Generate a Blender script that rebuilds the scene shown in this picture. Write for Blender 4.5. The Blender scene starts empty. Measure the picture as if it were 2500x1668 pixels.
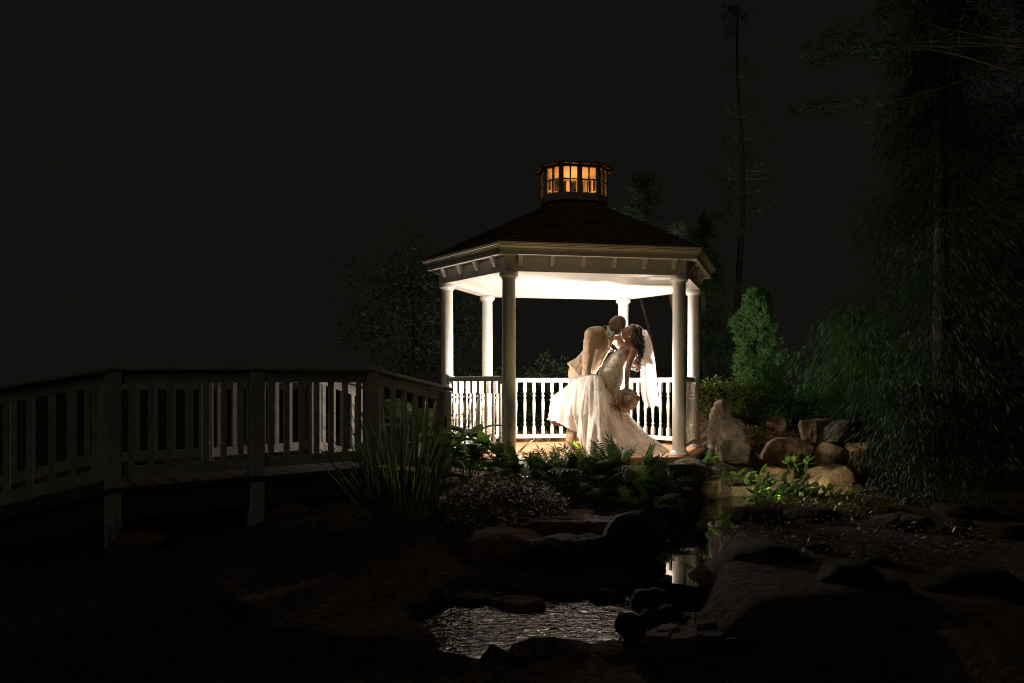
import bpy, bmesh, math, random
import numpy as np
from mathutils import Vector, Matrix, Quaternion, noise

random.seed(7); rng = np.random.default_rng(7)
sc = bpy.context.scene
R = math.radians
PI = math.pi

# ------------------------------------------------------------------ camera, sky, exposure
CAM_Z = 1.21; F = 1671.0; HY = 943.0            # eye height above the stream, focal length and horizon row (2500 px wide photograph)
cd = bpy.data.cameras.new('camera'); cam = bpy.data.objects.new('camera', cd)
sc.collection.objects.link(cam)
cam.location = (0, 0, CAM_Z); cam.rotation_euler = (R(90), 0, 0)
cd.sensor_width = 36.0; cd.lens = 36.0 * F / 2500.0
cd.shift_y = (HY - 834.0) / 2500.0
cd.clip_start = 0.05; cd.clip_end = 600
sc.camera = cam

w = bpy.data.worlds.new('World'); sc.world = w; w.use_nodes = True
bg = w.node_tree.nodes['Background']
bg.inputs[0].default_value = (0.0060, 0.0057, 0.0048, 1); bg.inputs[1].default_value = 1.0     # night sky

sd_ = bpy.data.lights.new('fill_sun', 'SUN'); sd_.energy = .06; sd_.angle = R(40); sd_.color = (1, .95, .80)      # added soft fill from behind the camera, lifts the dark areas
so_ = bpy.data.objects.new('fill_sun', sd_); sc.collection.objects.link(so_); so_.rotation_euler = (R(52), 0, R(-14))

sc.view_settings.view_transform = 'Standard'; sc.view_settings.look = 'None'
sc.view_settings.exposure = 0.0; sc.view_settings.gamma = 1.0
sc.view_settings.use_curve_mapping = False
sc.render.engine = 'CYCLES'
sc.cycles.use_denoising = True; sc.cycles.use_adaptive_sampling = False; sc.cycles.filter_width = 1.1
sc.cycles.max_bounces = 10; sc.cycles.diffuse_bounces = 5; sc.cycles.transparent_max_bounces = 24
sc.cycles.caustics_reflective = False; sc.cycles.caustics_refractive = False
sc.cycles.sample_clamp_indirect = 4.0

FLASH_POWER = 225.0       # behind the couple
FLASH2_POWER = 120.0      # behind the left front column
CUPOLA_POWER = 5.0
GARDEN_POWER = 26.0        # uplight on the eaves
ROCK_FILL_POWER = 14.0         # added fill spot that brightens the boulders
BANK_FILL_POWER = 100.0         # added fill spot among the water plants, brightens the bank

# ------------------------------------------------------------------ helpers
COL = sc.collection
def W(px, py, Y):
    return Vector(((px - 1250.0) / F * Y, Y, CAM_Z - (py - HY) / F * Y))
def c2(x, y, Y): return W(1320 + .24872 * x, 740 + .24872 * y, Y)
def r1(x, y, Y): return W(1380 + .11482 * x, 750 + .11482 * y, Y)
def r6(x, y, Y): return W(1640 + .24236 * x, 960 + .24236 * y, Y)

def mesh_from(verts, faces, smooth=False):
    me = bpy.data.meshes.new('mesh')
    me.from_pydata([tuple(v) for v in verts], [], [tuple(f) for f in faces])
    me.update()
    if smooth: me.polygons.foreach_set('use_smooth', [True] * len(me.polygons))
    return me

def obj(name, me, mat=None, parent=None, loc=None, rot=None, scale=None, smooth=None):
    o = bpy.data.objects.new(name, me); COL.objects.link(o)
    if me is not None:
        me.name = name
        if mat is not None and len(me.materials) == 0: me.materials.append(mat)
        if smooth: me.polygons.foreach_set('use_smooth', [True] * len(me.polygons))
    if parent is not None: o.parent = parent
    if loc is not None: o.location = loc
    if rot is not None: o.rotation_euler = rot
    if scale is not None: o.scale = scale
    return o
def tag(o, label, cat, group=None):
    o['label'] = label; o['category'] = cat
    if group: o['group'] = group
    return o
def thing(name, label, cat, loc=(0, 0, 0), rotz=0, group=None):
    o = bpy.data.objects.new(name, None); COL.objects.link(o)
    o.empty_display_size = .1
    o.location = loc; o.rotation_euler = (0, 0, rotz)
    return tag(o, label, cat, group)
def struct(o, kind='structure'):
    o['kind'] = kind; return o

class MB:
    def __init__(s): s.v = []; s.f = []
    def add(s, v, f):
        n = len(s.v); s.v += [Vector(p) for p in v]; s.f += [tuple(i + n for i in q) for q in f]; return s
    def box(s, x0, x1, y0, y1, z0, z1):
        v = [(x, y, z) for z in (z0, z1) for y in (y0, y1) for x in (x0, x1)]
        return s.add(v, [(0, 2, 3, 1), (4, 5, 7, 6), (0, 1, 5, 4), (2, 6, 7, 3), (0, 4, 6, 2), (1, 3, 7, 5)])
    def bar(s, a, b, wd, ht, up=(0, 0, 1)):
        a = Vector(a); b = Vector(b); d = (b - a).normalized(); sd = d.cross(Vector(up)).normalized(); u = sd.cross(d)
        v = [p + sd * sx * wd / 2 + u * sz * ht / 2 for p in (a, b) for sz in (-1, 1) for sx in (-1, 1)]
        return s.add(v, [(0, 1, 3, 2), (4, 6, 7, 5), (0, 4, 5, 1), (2, 3, 7, 6), (0, 2, 6, 4), (1, 5, 7, 3)])
    def lathe(s, prof, seg=16, c=(0, 0)):
        n0 = len(s.v)
        for r, z in prof:
            for k in range(seg):
                a = 2 * PI * k / seg; s.v.append(Vector((c[0] + r * math.cos(a), c[1] + r * math.sin(a), z)))
        for i in range(len(prof) - 1):
            for k in range(seg):
                a = n0 + i * seg + k; b = n0 + i * seg + (k + 1) % seg
                s.f.append((a, b, b + seg, a + seg))
        s.f.append(tuple(n0 + k for k in range(seg))[::-1])
        s.f.append(tuple(n0 + (len(prof) - 1) * seg + k for k in range(seg)))
        return s
    def tube(s, pts, rad, seg=8, flat=1.0, side=None, cap=True):
        pts = [Vector(p) for p in pts]; n = len(pts)
        if not hasattr(rad, '__len__'): rad = [rad] * n
        n0 = len(s.v)
        t0 = (pts[1] - pts[0]).normalized()
        ref = Vector(side) if side is not None else (Vector((0, 0, 1)) if abs(t0.z) < .9 else Vector((1, 0, 0)))
        for i in range(n):
            t = (pts[min(i + 1, n - 1)] - pts[max(i - 1, 0)]).normalized()
            u = (ref - t * ref.dot(t)).normalized(); v = t.cross(u); ref = u
            rr = rad[i]
            ra, rb = rr if hasattr(rr, '__len__') else (rr, rr * flat)
            for k in range(seg):
                a = 2 * PI * k / seg
                s.v.append(pts[i] + u * math.cos(a) * ra + v * math.sin(a) * rb)
        for i in range(n - 1):
            for k in range(seg):
                a = n0 + i * seg + k; b = n0 + i * seg + (k + 1) % seg
                s.f.append((a, b, b + seg, a + seg))
        if cap:
            s.f.append(tuple(n0 + k for k in range(seg))[::-1]); s.f.append(tuple(n0 + (n - 1) * seg + k for k in range(seg)))
        return s
    def capsule(s, pts, rad, seg=14, side=None):
        """closed tube with rounded ends"""
        pts = [Vector(p) for p in pts]
        rad = [r if hasattr(r, '__len__') else (r, r) for r in rad]
        d0 = (pts[0] - pts[1]).normalized(); d1 = (pts[-1] - pts[-2]).normalized()
        P = []; Q = []
        for a in (.12, .5, .85):
            m = max(rad[0]) * .9
            P.append(pts[0] + d0 * m * math.cos(a * PI / 2)); k = math.sin(a * PI / 2); Q.append((rad[0][0] * k, rad[0][1] * k))
        P += pts; Q += rad
        for a in (.85, .5, .12):
            m = max(rad[-1]) * .9
            P.append(pts[-1] + d1 * m * math.cos(a * PI / 2)); k = math.sin(a * PI / 2); Q.append((rad[-1][0] * k, rad[-1][1] * k))
        return s.tube(P, Q, seg, side=side)
    def ball(s, c, r, seg=12, rings=8):
        c = Vector(c); r = r if hasattr(r, '__len__') else (r, r, r)
        n0 = len(s.v)
        s.v.append(c + Vector((0, 0, -r[2])))
        for i in range(1, rings):
            th = PI * i / rings
            for k in range(seg):
                a = 2 * PI * k / seg
                s.v.append(c + Vector((r[0] * math.sin(th) * math.cos(a), r[1] * math.sin(th) * math.sin(a), -r[2] * math.cos(th))))
        s.v.append(c + Vector((0, 0, r[2])))
        for k in range(seg): s.f.append((n0, n0 + 1 + (k + 1) % seg, n0 + 1 + k))
        for i in range(rings - 2):
            for k in range(seg):
                a = n0 + 1 + i * seg + k; b = n0 + 1 + i * seg + (k + 1) % seg
                s.f.append((a, b, b + seg, a + seg))
        last = len(s.v) - 1; o = n0 + 1 + (rings - 2) * seg
        for k in range(seg): s.f.append((o + k, o + (k + 1) % seg, last))
        return s
    def mesh(s, smooth=False): return mesh_from(s.v, s.f, smooth)
    def build(s, name, mat, parent=None, smooth=False, **k): return obj(name, s.mesh(smooth), mat, parent, **k)

def bevel(o, wd=.004, seg=1):
    m = o.modifiers.new('bevel', 'BEVEL'); m.width = wd; m.segments = seg; m.limit_method = 'ANGLE'; m.angle_limit = R(40)
    return o

def grid_mesh(P, closed_u=False, closed_v=False, smooth=True):
    """P: array (m, n, 3)"""
    m, n = P.shape[:2]; v = P.reshape(-1, 3); f = []
    for i in range(m if closed_u else m - 1):
        for j in range(n if closed_v else n - 1):
            i2 = (i + 1) % m; j2 = (j + 1) % n
            f.append((i * n + j, i * n + j2, i2 * n + j2, i2 * n + j))
    return mesh_from(v, f, smooth)

def catmull(pts, n, closed=False):
    pts = np.array(pts, float); k = len(pts); out = []
    segs = k if closed else k - 1
    for i in range(n):
        u = i / (n if closed else n - 1) * segs; s = min(int(u), segs - 1); t = u - s
        g = lambda j: pts[j % k] if closed else pts[min(max(j, 0), k - 1)]
        p0, p1, p2, p3 = g(s - 1), g(s), g(s + 1), g(s + 2)
        out.append(.5 * (2 * p1 + (p2 - p0) * t + (2 * p0 - 5 * p1 + 4 * p2 - p3) * t * t + (3 * p1 - p0 - 3 * p2 + p3) * t ** 3))
    return np.array(out)

def remesh(mb, voxel, it=4, fac=.5, smooth=True):
    me = mb.mesh(); o = bpy.data.objects.new('tmp', me); COL.objects.link(o)
    m = o.modifiers.new('r', 'REMESH'); m.mode = 'VOXEL'; m.voxel_size = voxel
    if it:
        s = o.modifiers.new('s', 'SMOOTH'); s.iterations = it; s.factor = fac
    dg = bpy.context.evaluated_depsgraph_get(); dg.update()
    out = bpy.data.meshes.new_from_object(o.evaluated_get(dg))
    bpy.data.objects.remove(o); bpy.data.meshes.remove(me)
    out.materials.clear()
    if smooth: out.polygons.foreach_set('use_smooth', [True] * len(out.polygons))
    return out

def blades(name, c, d, ln, wd, mat, parent=None, up=None, bend=0.0):
    """N flat leaf-sized diamonds: c base points (N,3), d directions, ln lengths, wd widths"""
    c = np.asarray(c, float); d = np.asarray(d, float); n = len(c)
    d = d / (np.linalg.norm(d, axis=1, keepdims=True) + 1e-9)
    ln = np.broadcast_to(np.asarray(ln, float), (n,))[:, None]; wd = np.broadcast_to(np.asarray(wd, float), (n,))[:, None]
    r = rng.normal(size=(n, 3)) if up is None else np.asarray(up, float) + rng.normal(size=(n, 3)) * .35
    s = np.cross(d, r); s /= (np.linalg.norm(s, axis=1, keepdims=True) + 1e-9)
    nn = np.cross(s, d)
    v = np.empty((n, 4, 3)); v[:, 0] = c; v[:, 1] = c + d * ln * .45 + s * wd / 2 + nn * ln * bend
    v[:, 2] = c + d * ln; v[:, 3] = c + d * ln * .45 - s * wd / 2 + nn * ln * bend
    me = bpy.data.meshes.new(name)
    me.vertices.add(4 * n); me.vertices.foreach_set('co', v.reshape(-1))
    me.loops.add(4 * n); me.loops.foreach_set('vertex_index', np.arange(4 * n, dtype=np.int32))
    me.polygons.add(n); me.polygons.foreach_set('loop_start', np.arange(0, 4 * n, 4, dtype=np.int32))
    me.polygons.foreach_set('loop_total', np.full(n, 4, dtype=np.int32))
    me.update(); me.validate()
    return obj(name, me, mat, parent)

# ------------------------------------------------------------------ materials
def nodes(name):
    m = bpy.data.materials.new(name); m.use_nodes = True
    return m, m.node_tree.nodes, m.node_tree.links, m.node_tree.nodes['Principled BSDF']
def vary(m, N, L, c1, c2_, scale, detail=6, rough=.6, lo=.35, hi=.65, coord='Object', stretch=None):
    tc = N.new('ShaderNodeTexCoord'); src = tc.outputs[coord]
    if stretch:
        mp = N.new('ShaderNodeMapping'); mp.inputs['Scale'].default_value = stretch; L.new(src, mp.inputs[0]); src = mp.outputs[0]
    nz = N.new('ShaderNodeTexNoise'); nz.inputs['Scale'].default_value = scale; nz.inputs['Detail'].default_value = detail
    nz.inputs['Roughness'].default_value = rough; L.new(src, nz.inputs['Vector'])
    cr = N.new('ShaderNodeValToRGB'); cr.color_ramp.elements[0].position = lo; cr.color_ramp.elements[1].position = hi
    cr.color_ramp.elements[0].color = (*c1, 1); cr.color_ramp.elements[1].color = (*c2_, 1)
    L.new(nz.outputs['Fac'], cr.inputs[0])
    return cr.outputs[0], nz.outputs['Fac'], src
def bump(N, L, P, src, strength, dist=.01):
    b = N.new('ShaderNodeBump'); b.inputs['Strength'].default_value = strength; b.inputs['Distance'].default_value = dist
    L.new(src, b.inputs['Height']); L.new(b.outputs[0], P.inputs['Normal']); return b
def mat_simple(name, c1, c2_=None, scale=8, rough=.6, bmp=0, bdist=.01, stretch=None, spec=.5, coord='Object', lo=.35, hi=.65, detail=6, **kw):
    m, N, L, P = nodes(name)
    P.inputs['Roughness'].default_value = rough; P.inputs['Specular IOR Level'].default_value = spec
    col, fac, _ = vary(m, N, L, c1, c2_ or c1, scale, stretch=stretch, coord=coord, lo=lo, hi=hi, detail=detail)
    L.new(col, P.inputs['Base Color'])
    if bmp: bump(N, L, P, fac, bmp, bdist)
    for k, v in kw.items(): P.inputs[k].default_value = v
    return m
def mat_leaf(name, c1, c2_, trans=.35, rough=.4, scale=3.0, spec=.5):
    m, N, L, P = nodes(name)
    oi = N.new('ShaderNodeObjectInfo')
    col, fac, _ = vary(m, N, L, c1, c2_, scale, detail=3)
    hs = N.new('ShaderNodeHueSaturation'); L.new(col, hs.inputs['Color'])
    mr = N.new('ShaderNodeMapRange'); mr.inputs[3].default_value = .7; mr.inputs[4].default_value = 1.3
    L.new(oi.outputs['Random'], mr.inputs[0]); L.new(mr.outputs[0], hs.inputs['Value'])
    P.inputs['Roughness'].default_value = rough; P.inputs['Specular IOR Level'].default_value = spec
    L.new(hs.outputs[0], P.inputs['Base Color'])
    tr = N.new('ShaderNodeBsdfTranslucent'); L.new(hs.outputs[0], tr.inputs[0])
    mx = N.new('ShaderNodeMixShader'); mx.inputs[0].default_value = trans
    L.new(P.outputs[0], mx.inputs[1]); L.new(tr.outputs[0], mx.inputs[2])
    L.new(mx.outputs[0], N['Material Output'].inputs[0])
    return m
def mat_rock(name, c1, c2_, c3, scale=6, bmp=.7):
    m, N, L, P = nodes(name)
    col, fac, src = vary(m, N, L, c1, c2_, scale, detail=10, rough=.65)
    n2 = N.new('ShaderNodeTexNoise'); n2.inputs['Scale'].default_value = scale * 8; n2.inputs['Detail'].default_value = 12; n2.inputs['Roughness'].default_value = .7; L.new(src, n2.inputs['Vector'])
    r2 = N.new('ShaderNodeValToRGB'); r2.color_ramp.elements[0].position = .44; r2.color_ramp.elements[1].position = .56
    L.new(n2.outputs['Fac'], r2.inputs[0])
    mx = N.new('ShaderNodeMixRGB'); mx.inputs[2].default_value = (*c3, 1); L.new(r2.outputs[0], mx.inputs[0]); L.new(col, mx.inputs[1])
    wp = N.new('ShaderNodeMixRGB'); wp.inputs[0].default_value = .12; L.new(src, wp.inputs[1]); L.new(n2.outputs['Color'], wp.inputs[2])
    vo = N.new('ShaderNodeTexVoronoi'); vo.feature = 'DISTANCE_TO_EDGE'; vo.inputs['Scale'].default_value = scale * .9; L.new(wp.outputs[0], vo.inputs['Vector'])
    ck = N.new('ShaderNodeValToRGB'); ck.color_ramp.elements[0].color = (.35, .33, .30, 1); ck.color_ramp.elements[1].color = (1, 1, 1, 1); ck.color_ramp.elements[1].position = .045; L.new(vo.outputs['Distance'], ck.inputs[0])
    mk = N.new('ShaderNodeMixRGB'); mk.blend_type = 'MULTIPLY'; mk.inputs[0].default_value = .8; L.new(mx.outputs[0], mk.inputs[1]); L.new(ck.outputs[0], mk.inputs[2])
    L.new(mk.outputs[0], P.inputs['Base Color']); P.inputs['Roughness'].default_value = .85; P.inputs['Specular IOR Level'].default_value = .25
    ad = N.new('ShaderNodeMath'); ad.operation = 'ADD'; L.new(fac, ad.inputs[0]); L.new(n2.outputs['Fac'], ad.inputs[1])
    bump(N, L, P, ad.outputs[0], bmp, .03)
    return m

M = {}
M['white'] = mat_simple('white_paint', (.52, .49, .45), (.60, .57, .525), 5, .38, .08, .003)
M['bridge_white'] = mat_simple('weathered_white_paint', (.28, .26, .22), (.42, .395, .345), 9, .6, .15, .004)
M['deck'] = mat_simple('deck_wood', (.36, .185, .085), (.52, .29, .15), 6, .45, .15, .003, stretch=(1.2, 22, 22))
M['rim'] = mat_simple('dark_rim_wood', (.10, .05, .03), (.16, .085, .05), 6, .55, .1, .003, stretch=(2, 2, 20))
M['skirt'] = mat_simple('stained_masonry', (.22, .19, .14), (.34, .29, .21), 5, .85, .3, .01)
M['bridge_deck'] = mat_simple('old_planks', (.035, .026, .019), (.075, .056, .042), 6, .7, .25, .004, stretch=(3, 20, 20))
M['shingle'] = mat_simple('roof_shingle', (.10, .065, .045), (.18, .11, .075), 14, .85, .4, .01)
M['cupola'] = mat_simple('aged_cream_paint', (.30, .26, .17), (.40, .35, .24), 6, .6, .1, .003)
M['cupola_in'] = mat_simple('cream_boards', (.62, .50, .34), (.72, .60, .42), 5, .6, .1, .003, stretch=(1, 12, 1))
M['cupola_roof'] = mat_simple('copper_brown_edge', (.22, .10, .05), (.32, .16, .08), 8, .5)
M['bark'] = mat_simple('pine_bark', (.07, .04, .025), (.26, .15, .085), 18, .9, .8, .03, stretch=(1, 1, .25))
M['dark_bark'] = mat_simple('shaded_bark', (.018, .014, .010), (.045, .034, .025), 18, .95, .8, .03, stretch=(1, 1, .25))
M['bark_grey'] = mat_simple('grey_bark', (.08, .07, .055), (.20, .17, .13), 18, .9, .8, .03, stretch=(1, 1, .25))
M['twig'] = mat_simple('dry_twig', (.12, .09, .06), (.22, .17, .11), 12, .85)
M['soil'] = mat_simple('garden_soil', (.03, .022, .015), (.085, .06, .042), 16, .95, 1.0, .05, spec=.1, detail=10)
M['mulch'] = mat_leaf('bark_mulch', (.09, .032, .018), (.22, .085, .045), .02, .8, 9, .2)
M['rock_tan'] = mat_rock('tan_stone', (.10, .062, .033), (.42, .29, .165), (.22, .15, .085), 6, 1.0)
M['rock_grey'] = mat_rock('grey_stone', (.075, .06, .042), (.34, .285, .205), (.15, .12, .085), 6, 1.0)
M['rock_brown'] = mat_rock('brown_stone', (.06, .032, .018), (.30, .175, .095), (.15, .085, .05), 7, 1.0)
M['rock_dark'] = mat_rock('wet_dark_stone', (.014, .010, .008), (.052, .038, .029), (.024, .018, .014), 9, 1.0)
M['moss_rock'] = mat_rock('mossy_stone', (.07, .06, .025), (.26, .19, .10), (.10, .10, .035), 7)

def water(name, scale, strength, dist, col=(.006, .006, .005), rough=.02, spec=.5, stretch=(1, 1, 1), ior=1.34):
    m, N, L, P = nodes(name)
    P.inputs['Base Color'].default_value = (*col, 1); P.inputs['Roughness'].default_value = rough
    P.inputs['IOR'].default_value = ior; P.inputs['Specular IOR Level'].default_value = spec
    tc = N.new('ShaderNodeTexCoord'); mp = N.new('ShaderNodeMapping'); mp.inputs['Scale'].default_value = stretch
    L.new(tc.outputs['Object'], mp.inputs[0])
    a = N.new('ShaderNodeTexNoise'); a.inputs['Scale'].default_value = scale; a.inputs['Detail'].default_value = 3; a.inputs['Distortion'].default_value = .8
    L.new(mp.outputs[0], a.inputs['Vector'])
    bump(N, L, P, a.outputs['Fac'], strength, dist)
    return m
M['stream'] = water('still_water', 5, .05, .004, spec=.7, ior=1.5)
M['pool'] = water('rippled_water', 15, 1.0, .021, spec=.8, stretch=(.8, 1.5, 1), ior=1.8)

# ------------------------------------------------------------------ ground and water
POOL_Z = -.12
STREAM = [(1.0, 4.15, .16), (1.08, 4.6, .2), (1.45, 5.5, .26), (1.95, 6.4, .34), (2.5, 7.0, .5), (3.1, 7.3, .55), (3.9, 7.4, .5)]
def seg_d(x, y, pts):
    best = 9.
    for (x0, y0, w0), (x1, y1, w1) in zip(pts, pts[1:]):
        dx, dy = x1 - x0, y1 - y0; t = max(0, min(1, ((x - x0) * dx + (y - y0) * dy) / (dx * dx + dy * dy)))
        d = math.hypot(x - x0 - t * dx, y - y0 - t * dy) - (w0 + t * (w1 - w0)); best = min(best, d)
    return best
def sst(a, b, t):
    t = max(0., min(1., (t - a) / (b - a))); return t * t * (3 - 2 * t)
def pool_edge(x):                      # far shore of the lower pool, as Y for a given X
    return 4.35 - .35 * sst(.95, 1.4, x) * 3 + .0 * x - .35 * sst(-.1, -.6, x) - .5 * sst(-.6, -1.3, x) - .12 * math.sin(x * 5)
def ground_z(x, y):
    z = .16 + .05 * noise.noise((x * .9, y * .9, 3.1)) + .02 * noise.noise((x * 3.1, y * 3.1, 1.7))
    z += .12 * sst(2.9, 1.9, math.hypot((x - .78) * .8, y - 8.6))                  # pad of the pavilion
    z += sst(2.3, 3.0, x) * sst(7.9, 11.5, y) * .75                                # bank rising behind the boulders
    z += sst(10.5, 16, y) * .25
    z -= sst(-1.6, -2.4, x) * sst(9, 7, y) * .14                                   # gully under the bridge
    z -= sst(5.75, 4.9, y) * sst(1.25, .95, x) * sst(-1.6, -1.1, x) * .17
    d = seg_d(x, y, STREAM)
    z = z + (-.16 - z) * sst(.16, -.1, d)
    pe = y - pool_edge(x)
    near_ = 3.32 + .10 * math.sin(x * 3.1) + .05 * math.sin(x * 9 + 1)
    z += (-.095 + .02 * noise.noise((x * 4, y * 4, 0)) - z) * sst(near_ + .05, near_ - .1, y) * sst(2.0, 1.5, x)
    inpool = sst(.10, -.12, pe) * sst(1.15, .95, x + .15 * math.sin(y * 4)) * sst(-.50, -.30, x + .1 * math.sin(y * 7)) * sst(near_, near_ + .18, y)
    z = z + (-.42 - z) * inpool
    return z
def axis(lo, hi, fine0, fine1, step, far):
    a = list(np.arange(fine0, fine1 + 1e-6, step)); b = fine0; s = step
    while b > lo: s = min(s * 1.35, far); b -= s; a.insert(0, b)
    b = fine1; s = step
    while b < hi: s = min(s * 1.35, far); b += s; a.append(b)
    return a
gx = axis(-90, 90, -4.5, 5.5, .1, 12); gy = axis(-60, 160, 2.0, 12.5, .1, 12)
v = [(x, y, ground_z(x, y)) for y in gy for x in gx]
n = len(gx); f = [(j * n + i, j * n + i + 1, (j + 1) * n + i + 1, (j + 1) * n + i) for j in range(len(gy) - 1) for i in range(n - 1)]
struct(obj('ground', mesh_from(v, f, True), M['soil']))
def sheet(name, poly, z, mat):
    return struct(obj(name, mesh_from([(x, y, z) for x, y in poly], [tuple(range(len(poly)))]), mat))
sheet('stream_water', [(.82, 4.3), (1.14, 4.12), (1.45, 4.7), (1.9, 5.5), (2.5, 6.2), (3.1, 6.6), (4.5, 6.7), (4.5, 8.0), (3.2, 8.0), (2.3, 7.7), (1.5, 6.7), (1.05, 5.7), (.8, 4.8)], 0.0, M['stream'])
sheet('pool_water', [(-2.2, 1.5), (1.5, 1.5), (1.5, 4.6), (-2.2, 4.6)], POOL_Z, M['pool'])

# ------------------------------------------------------------------ pavilion
DECK = .42
GC = (.783, 8.68); GROT = R(8.8)
gz = thing('gazebo', 'white six-sided garden gazebo with round columns and a lit ceiling', 'gazebo', (GC[0], GC[1], 0), GROT)
def G2W(x, y, z):
    c, s = math.cos(GROT), math.sin(GROT); return Vector((GC[0] + c * x - s * y, GC[1] + s * x + c * y, z))
def hexv(o):
    a = .985 + .577 * o; b = 1.017 + o; c = 1.604 + 1.155 * o
    return [Vector(p + (0,)) for p in ((-a, -b), (a, -b), (c, 0), (a, b), (-a, b), (-c, 0))]
def side_loft(i, prof, vf=hexv):
    """mitred moulding along side i; prof: closed polygon of (offset, z)"""
    k = len(prof); V = []
    for e in (0, 1):
        for o_, z in prof:
            p = vf(o_); q = p[(i + e) % len(p)]; V.append(Vector((q.x, q.y, z)))
    Fc = [(j, (j + 1) % k, k + (j + 1) % k, k + j) for j in range(k)] + [tuple(range(k))[::-1], tuple(range(k, 2 * k))]
    return MB().add(V, Fc)
BEAM0, BEAM1 = 2.46, 2.632
def rect(o0, o1, z0, z1): return [(o0, z0), (o1, z0), (o1, z1), (o0, z1)]
# deck boards, clipped to the hexagon
hv = hexv(.15); a_, b_, c_ = hv[1].x, -hv[1].y, hv[2].x
nb = 17; bw = 2 * b_ / nb
for k in range(nb):
    y0 = -b_ + k * bw + .003; y1 = -b_ + (k + 1) * bw - .003
    xe = lambda y: c_ - (c_ - a_) * abs(y) / b_
    V = [(-xe(y0), y0), (xe(y0), y0), (xe(y1), y1), (-xe(y1), y1)]
    if y0 < 0 < y1: V = [(-xe(y0), y0), (xe(y0), y0), (c_, 0), (xe(y1), y1), (-xe(y1), y1), (-c_, 0)]
    m = len(V)
    MB().add([(x, y, DECK - .03) for x, y in V] + [(x, y, DECK) for x, y in V],
             [tuple(range(m))[::-1], tuple(range(m, 2 * m))] + [(j, (j + 1) % m, m + (j + 1) % m, m + j) for j in range(m)]).build('deck_board', M['deck'], gz)
for i in range(6):
    side_loft(i, rect(.152, .18, DECK - .055, DECK - .004)).build('rim_board', M['rim'], gz)
    side_loft(i, rect(.05, .10, .0, DECK - .034)).build('base_wall', M['skirt'], gz)
# columns
def column_mesh():
    r = .077
    return MB().lathe([(r, DECK + .05), (r, DECK + .6), (r * .985, DECK + 1.3), (r * .95, BEAM0 - .085), (r * .95, BEAM0 - .06)], 40).mesh(True)
cmesh = column_mesh()
capm = MB().lathe([(.074, BEAM0 - .075), (.082, BEAM0 - .072), (.084, BEAM0 - .066), (.082, BEAM0 - .06), (.094, BEAM0 - .055), (.104, BEAM0 - .045), (.106, BEAM0 - .012), (.100, BEAM0 - .002)], 40).mesh(True)
basm = MB().lathe([(.104, DECK + .001), (.106, DECK + .01), (.106, DECK + .036), (.098, DECK + .046), (.084, DECK + .05), (.08, DECK + .058)], 40).mesh(True)
for p in hexv(0):
    c = obj('column', cmesh, M['white'], gz, loc=(p.x, p.y, 0))
    obj('capital', capm, M['white'], c); obj('column_base', basm, M['white'], c)
# beams, brackets, soffit, fascia, crown, ceiling
crown = [(.208, 2.672), (.220, 2.675), (.223, 2.690), (.232, 2.694), (.244, 2.706), (.247, 2.716), (.256, 2.720), (.268, 2.732), (.272, 2.748), (.208, 2.748)]
bk = [6, 4, 4, 6, 4, 4]
for i in range(6):
    bm_ = side_loft(i, rect(-.075, .085, BEAM0, BEAM1)).build('beam', M['white'], gz)
    side_loft(i, rect(.086, .208, BEAM1 - .002, BEAM1 + .012)).build('soffit', M['white'], gz)
    fa = side_loft(i, rect(.190, .210, BEAM1 - .008, 2.735)).build('fascia', M['white'], gz)
    side_loft(i, crown).build('crown_moulding', M['white'], fa)
    p, q = hexv(.085)[i], hexv(.085)[(i + 1) % 6]; d = (q - p); L_ = d.length; d.normalize(); nrm = Vector((d.y, -d.x, 0))
    for k in range(bk[i]):
        t = (k + .5) / bk[i] if bk[i] == 4 else (.075 + .85 * k / 5)
        c = p + d * (L_ * t); tw = .022
        prof = [(0.0, BEAM1 - .105), (.028, BEAM1 - .105), (.088, BEAM1 - .004), (0.0, BEAM1 - .004)]
        V = [c + d * s * tw + nrm * (o_ - .003 if o_ == 0 else o_) + Vector((0, 0, z)) for s in (-1, 1) for o_, z in prof]
        MB().add(V, [(3, 2, 1, 0), (4, 5, 6, 7), (0, 1, 5, 4), (1, 2, 6, 5), (2, 3, 7, 6), (3, 0, 4, 7)]).build('bracket', M['white'], bm_)
hv = hexv(-.07)
MB().add([Vector((p.x, p.y, 2.50)) for p in hv] + [Vector((p.x, p.y, 2.53)) for p in hv],
         [(5, 4, 3, 2, 1, 0), (6, 7, 8, 9, 10, 11)] + [(j, (j + 1) % 6, 6 + (j + 1) % 6, 6 + j) for j in range(6)]).build('ceiling', M['white'], gz)
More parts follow.
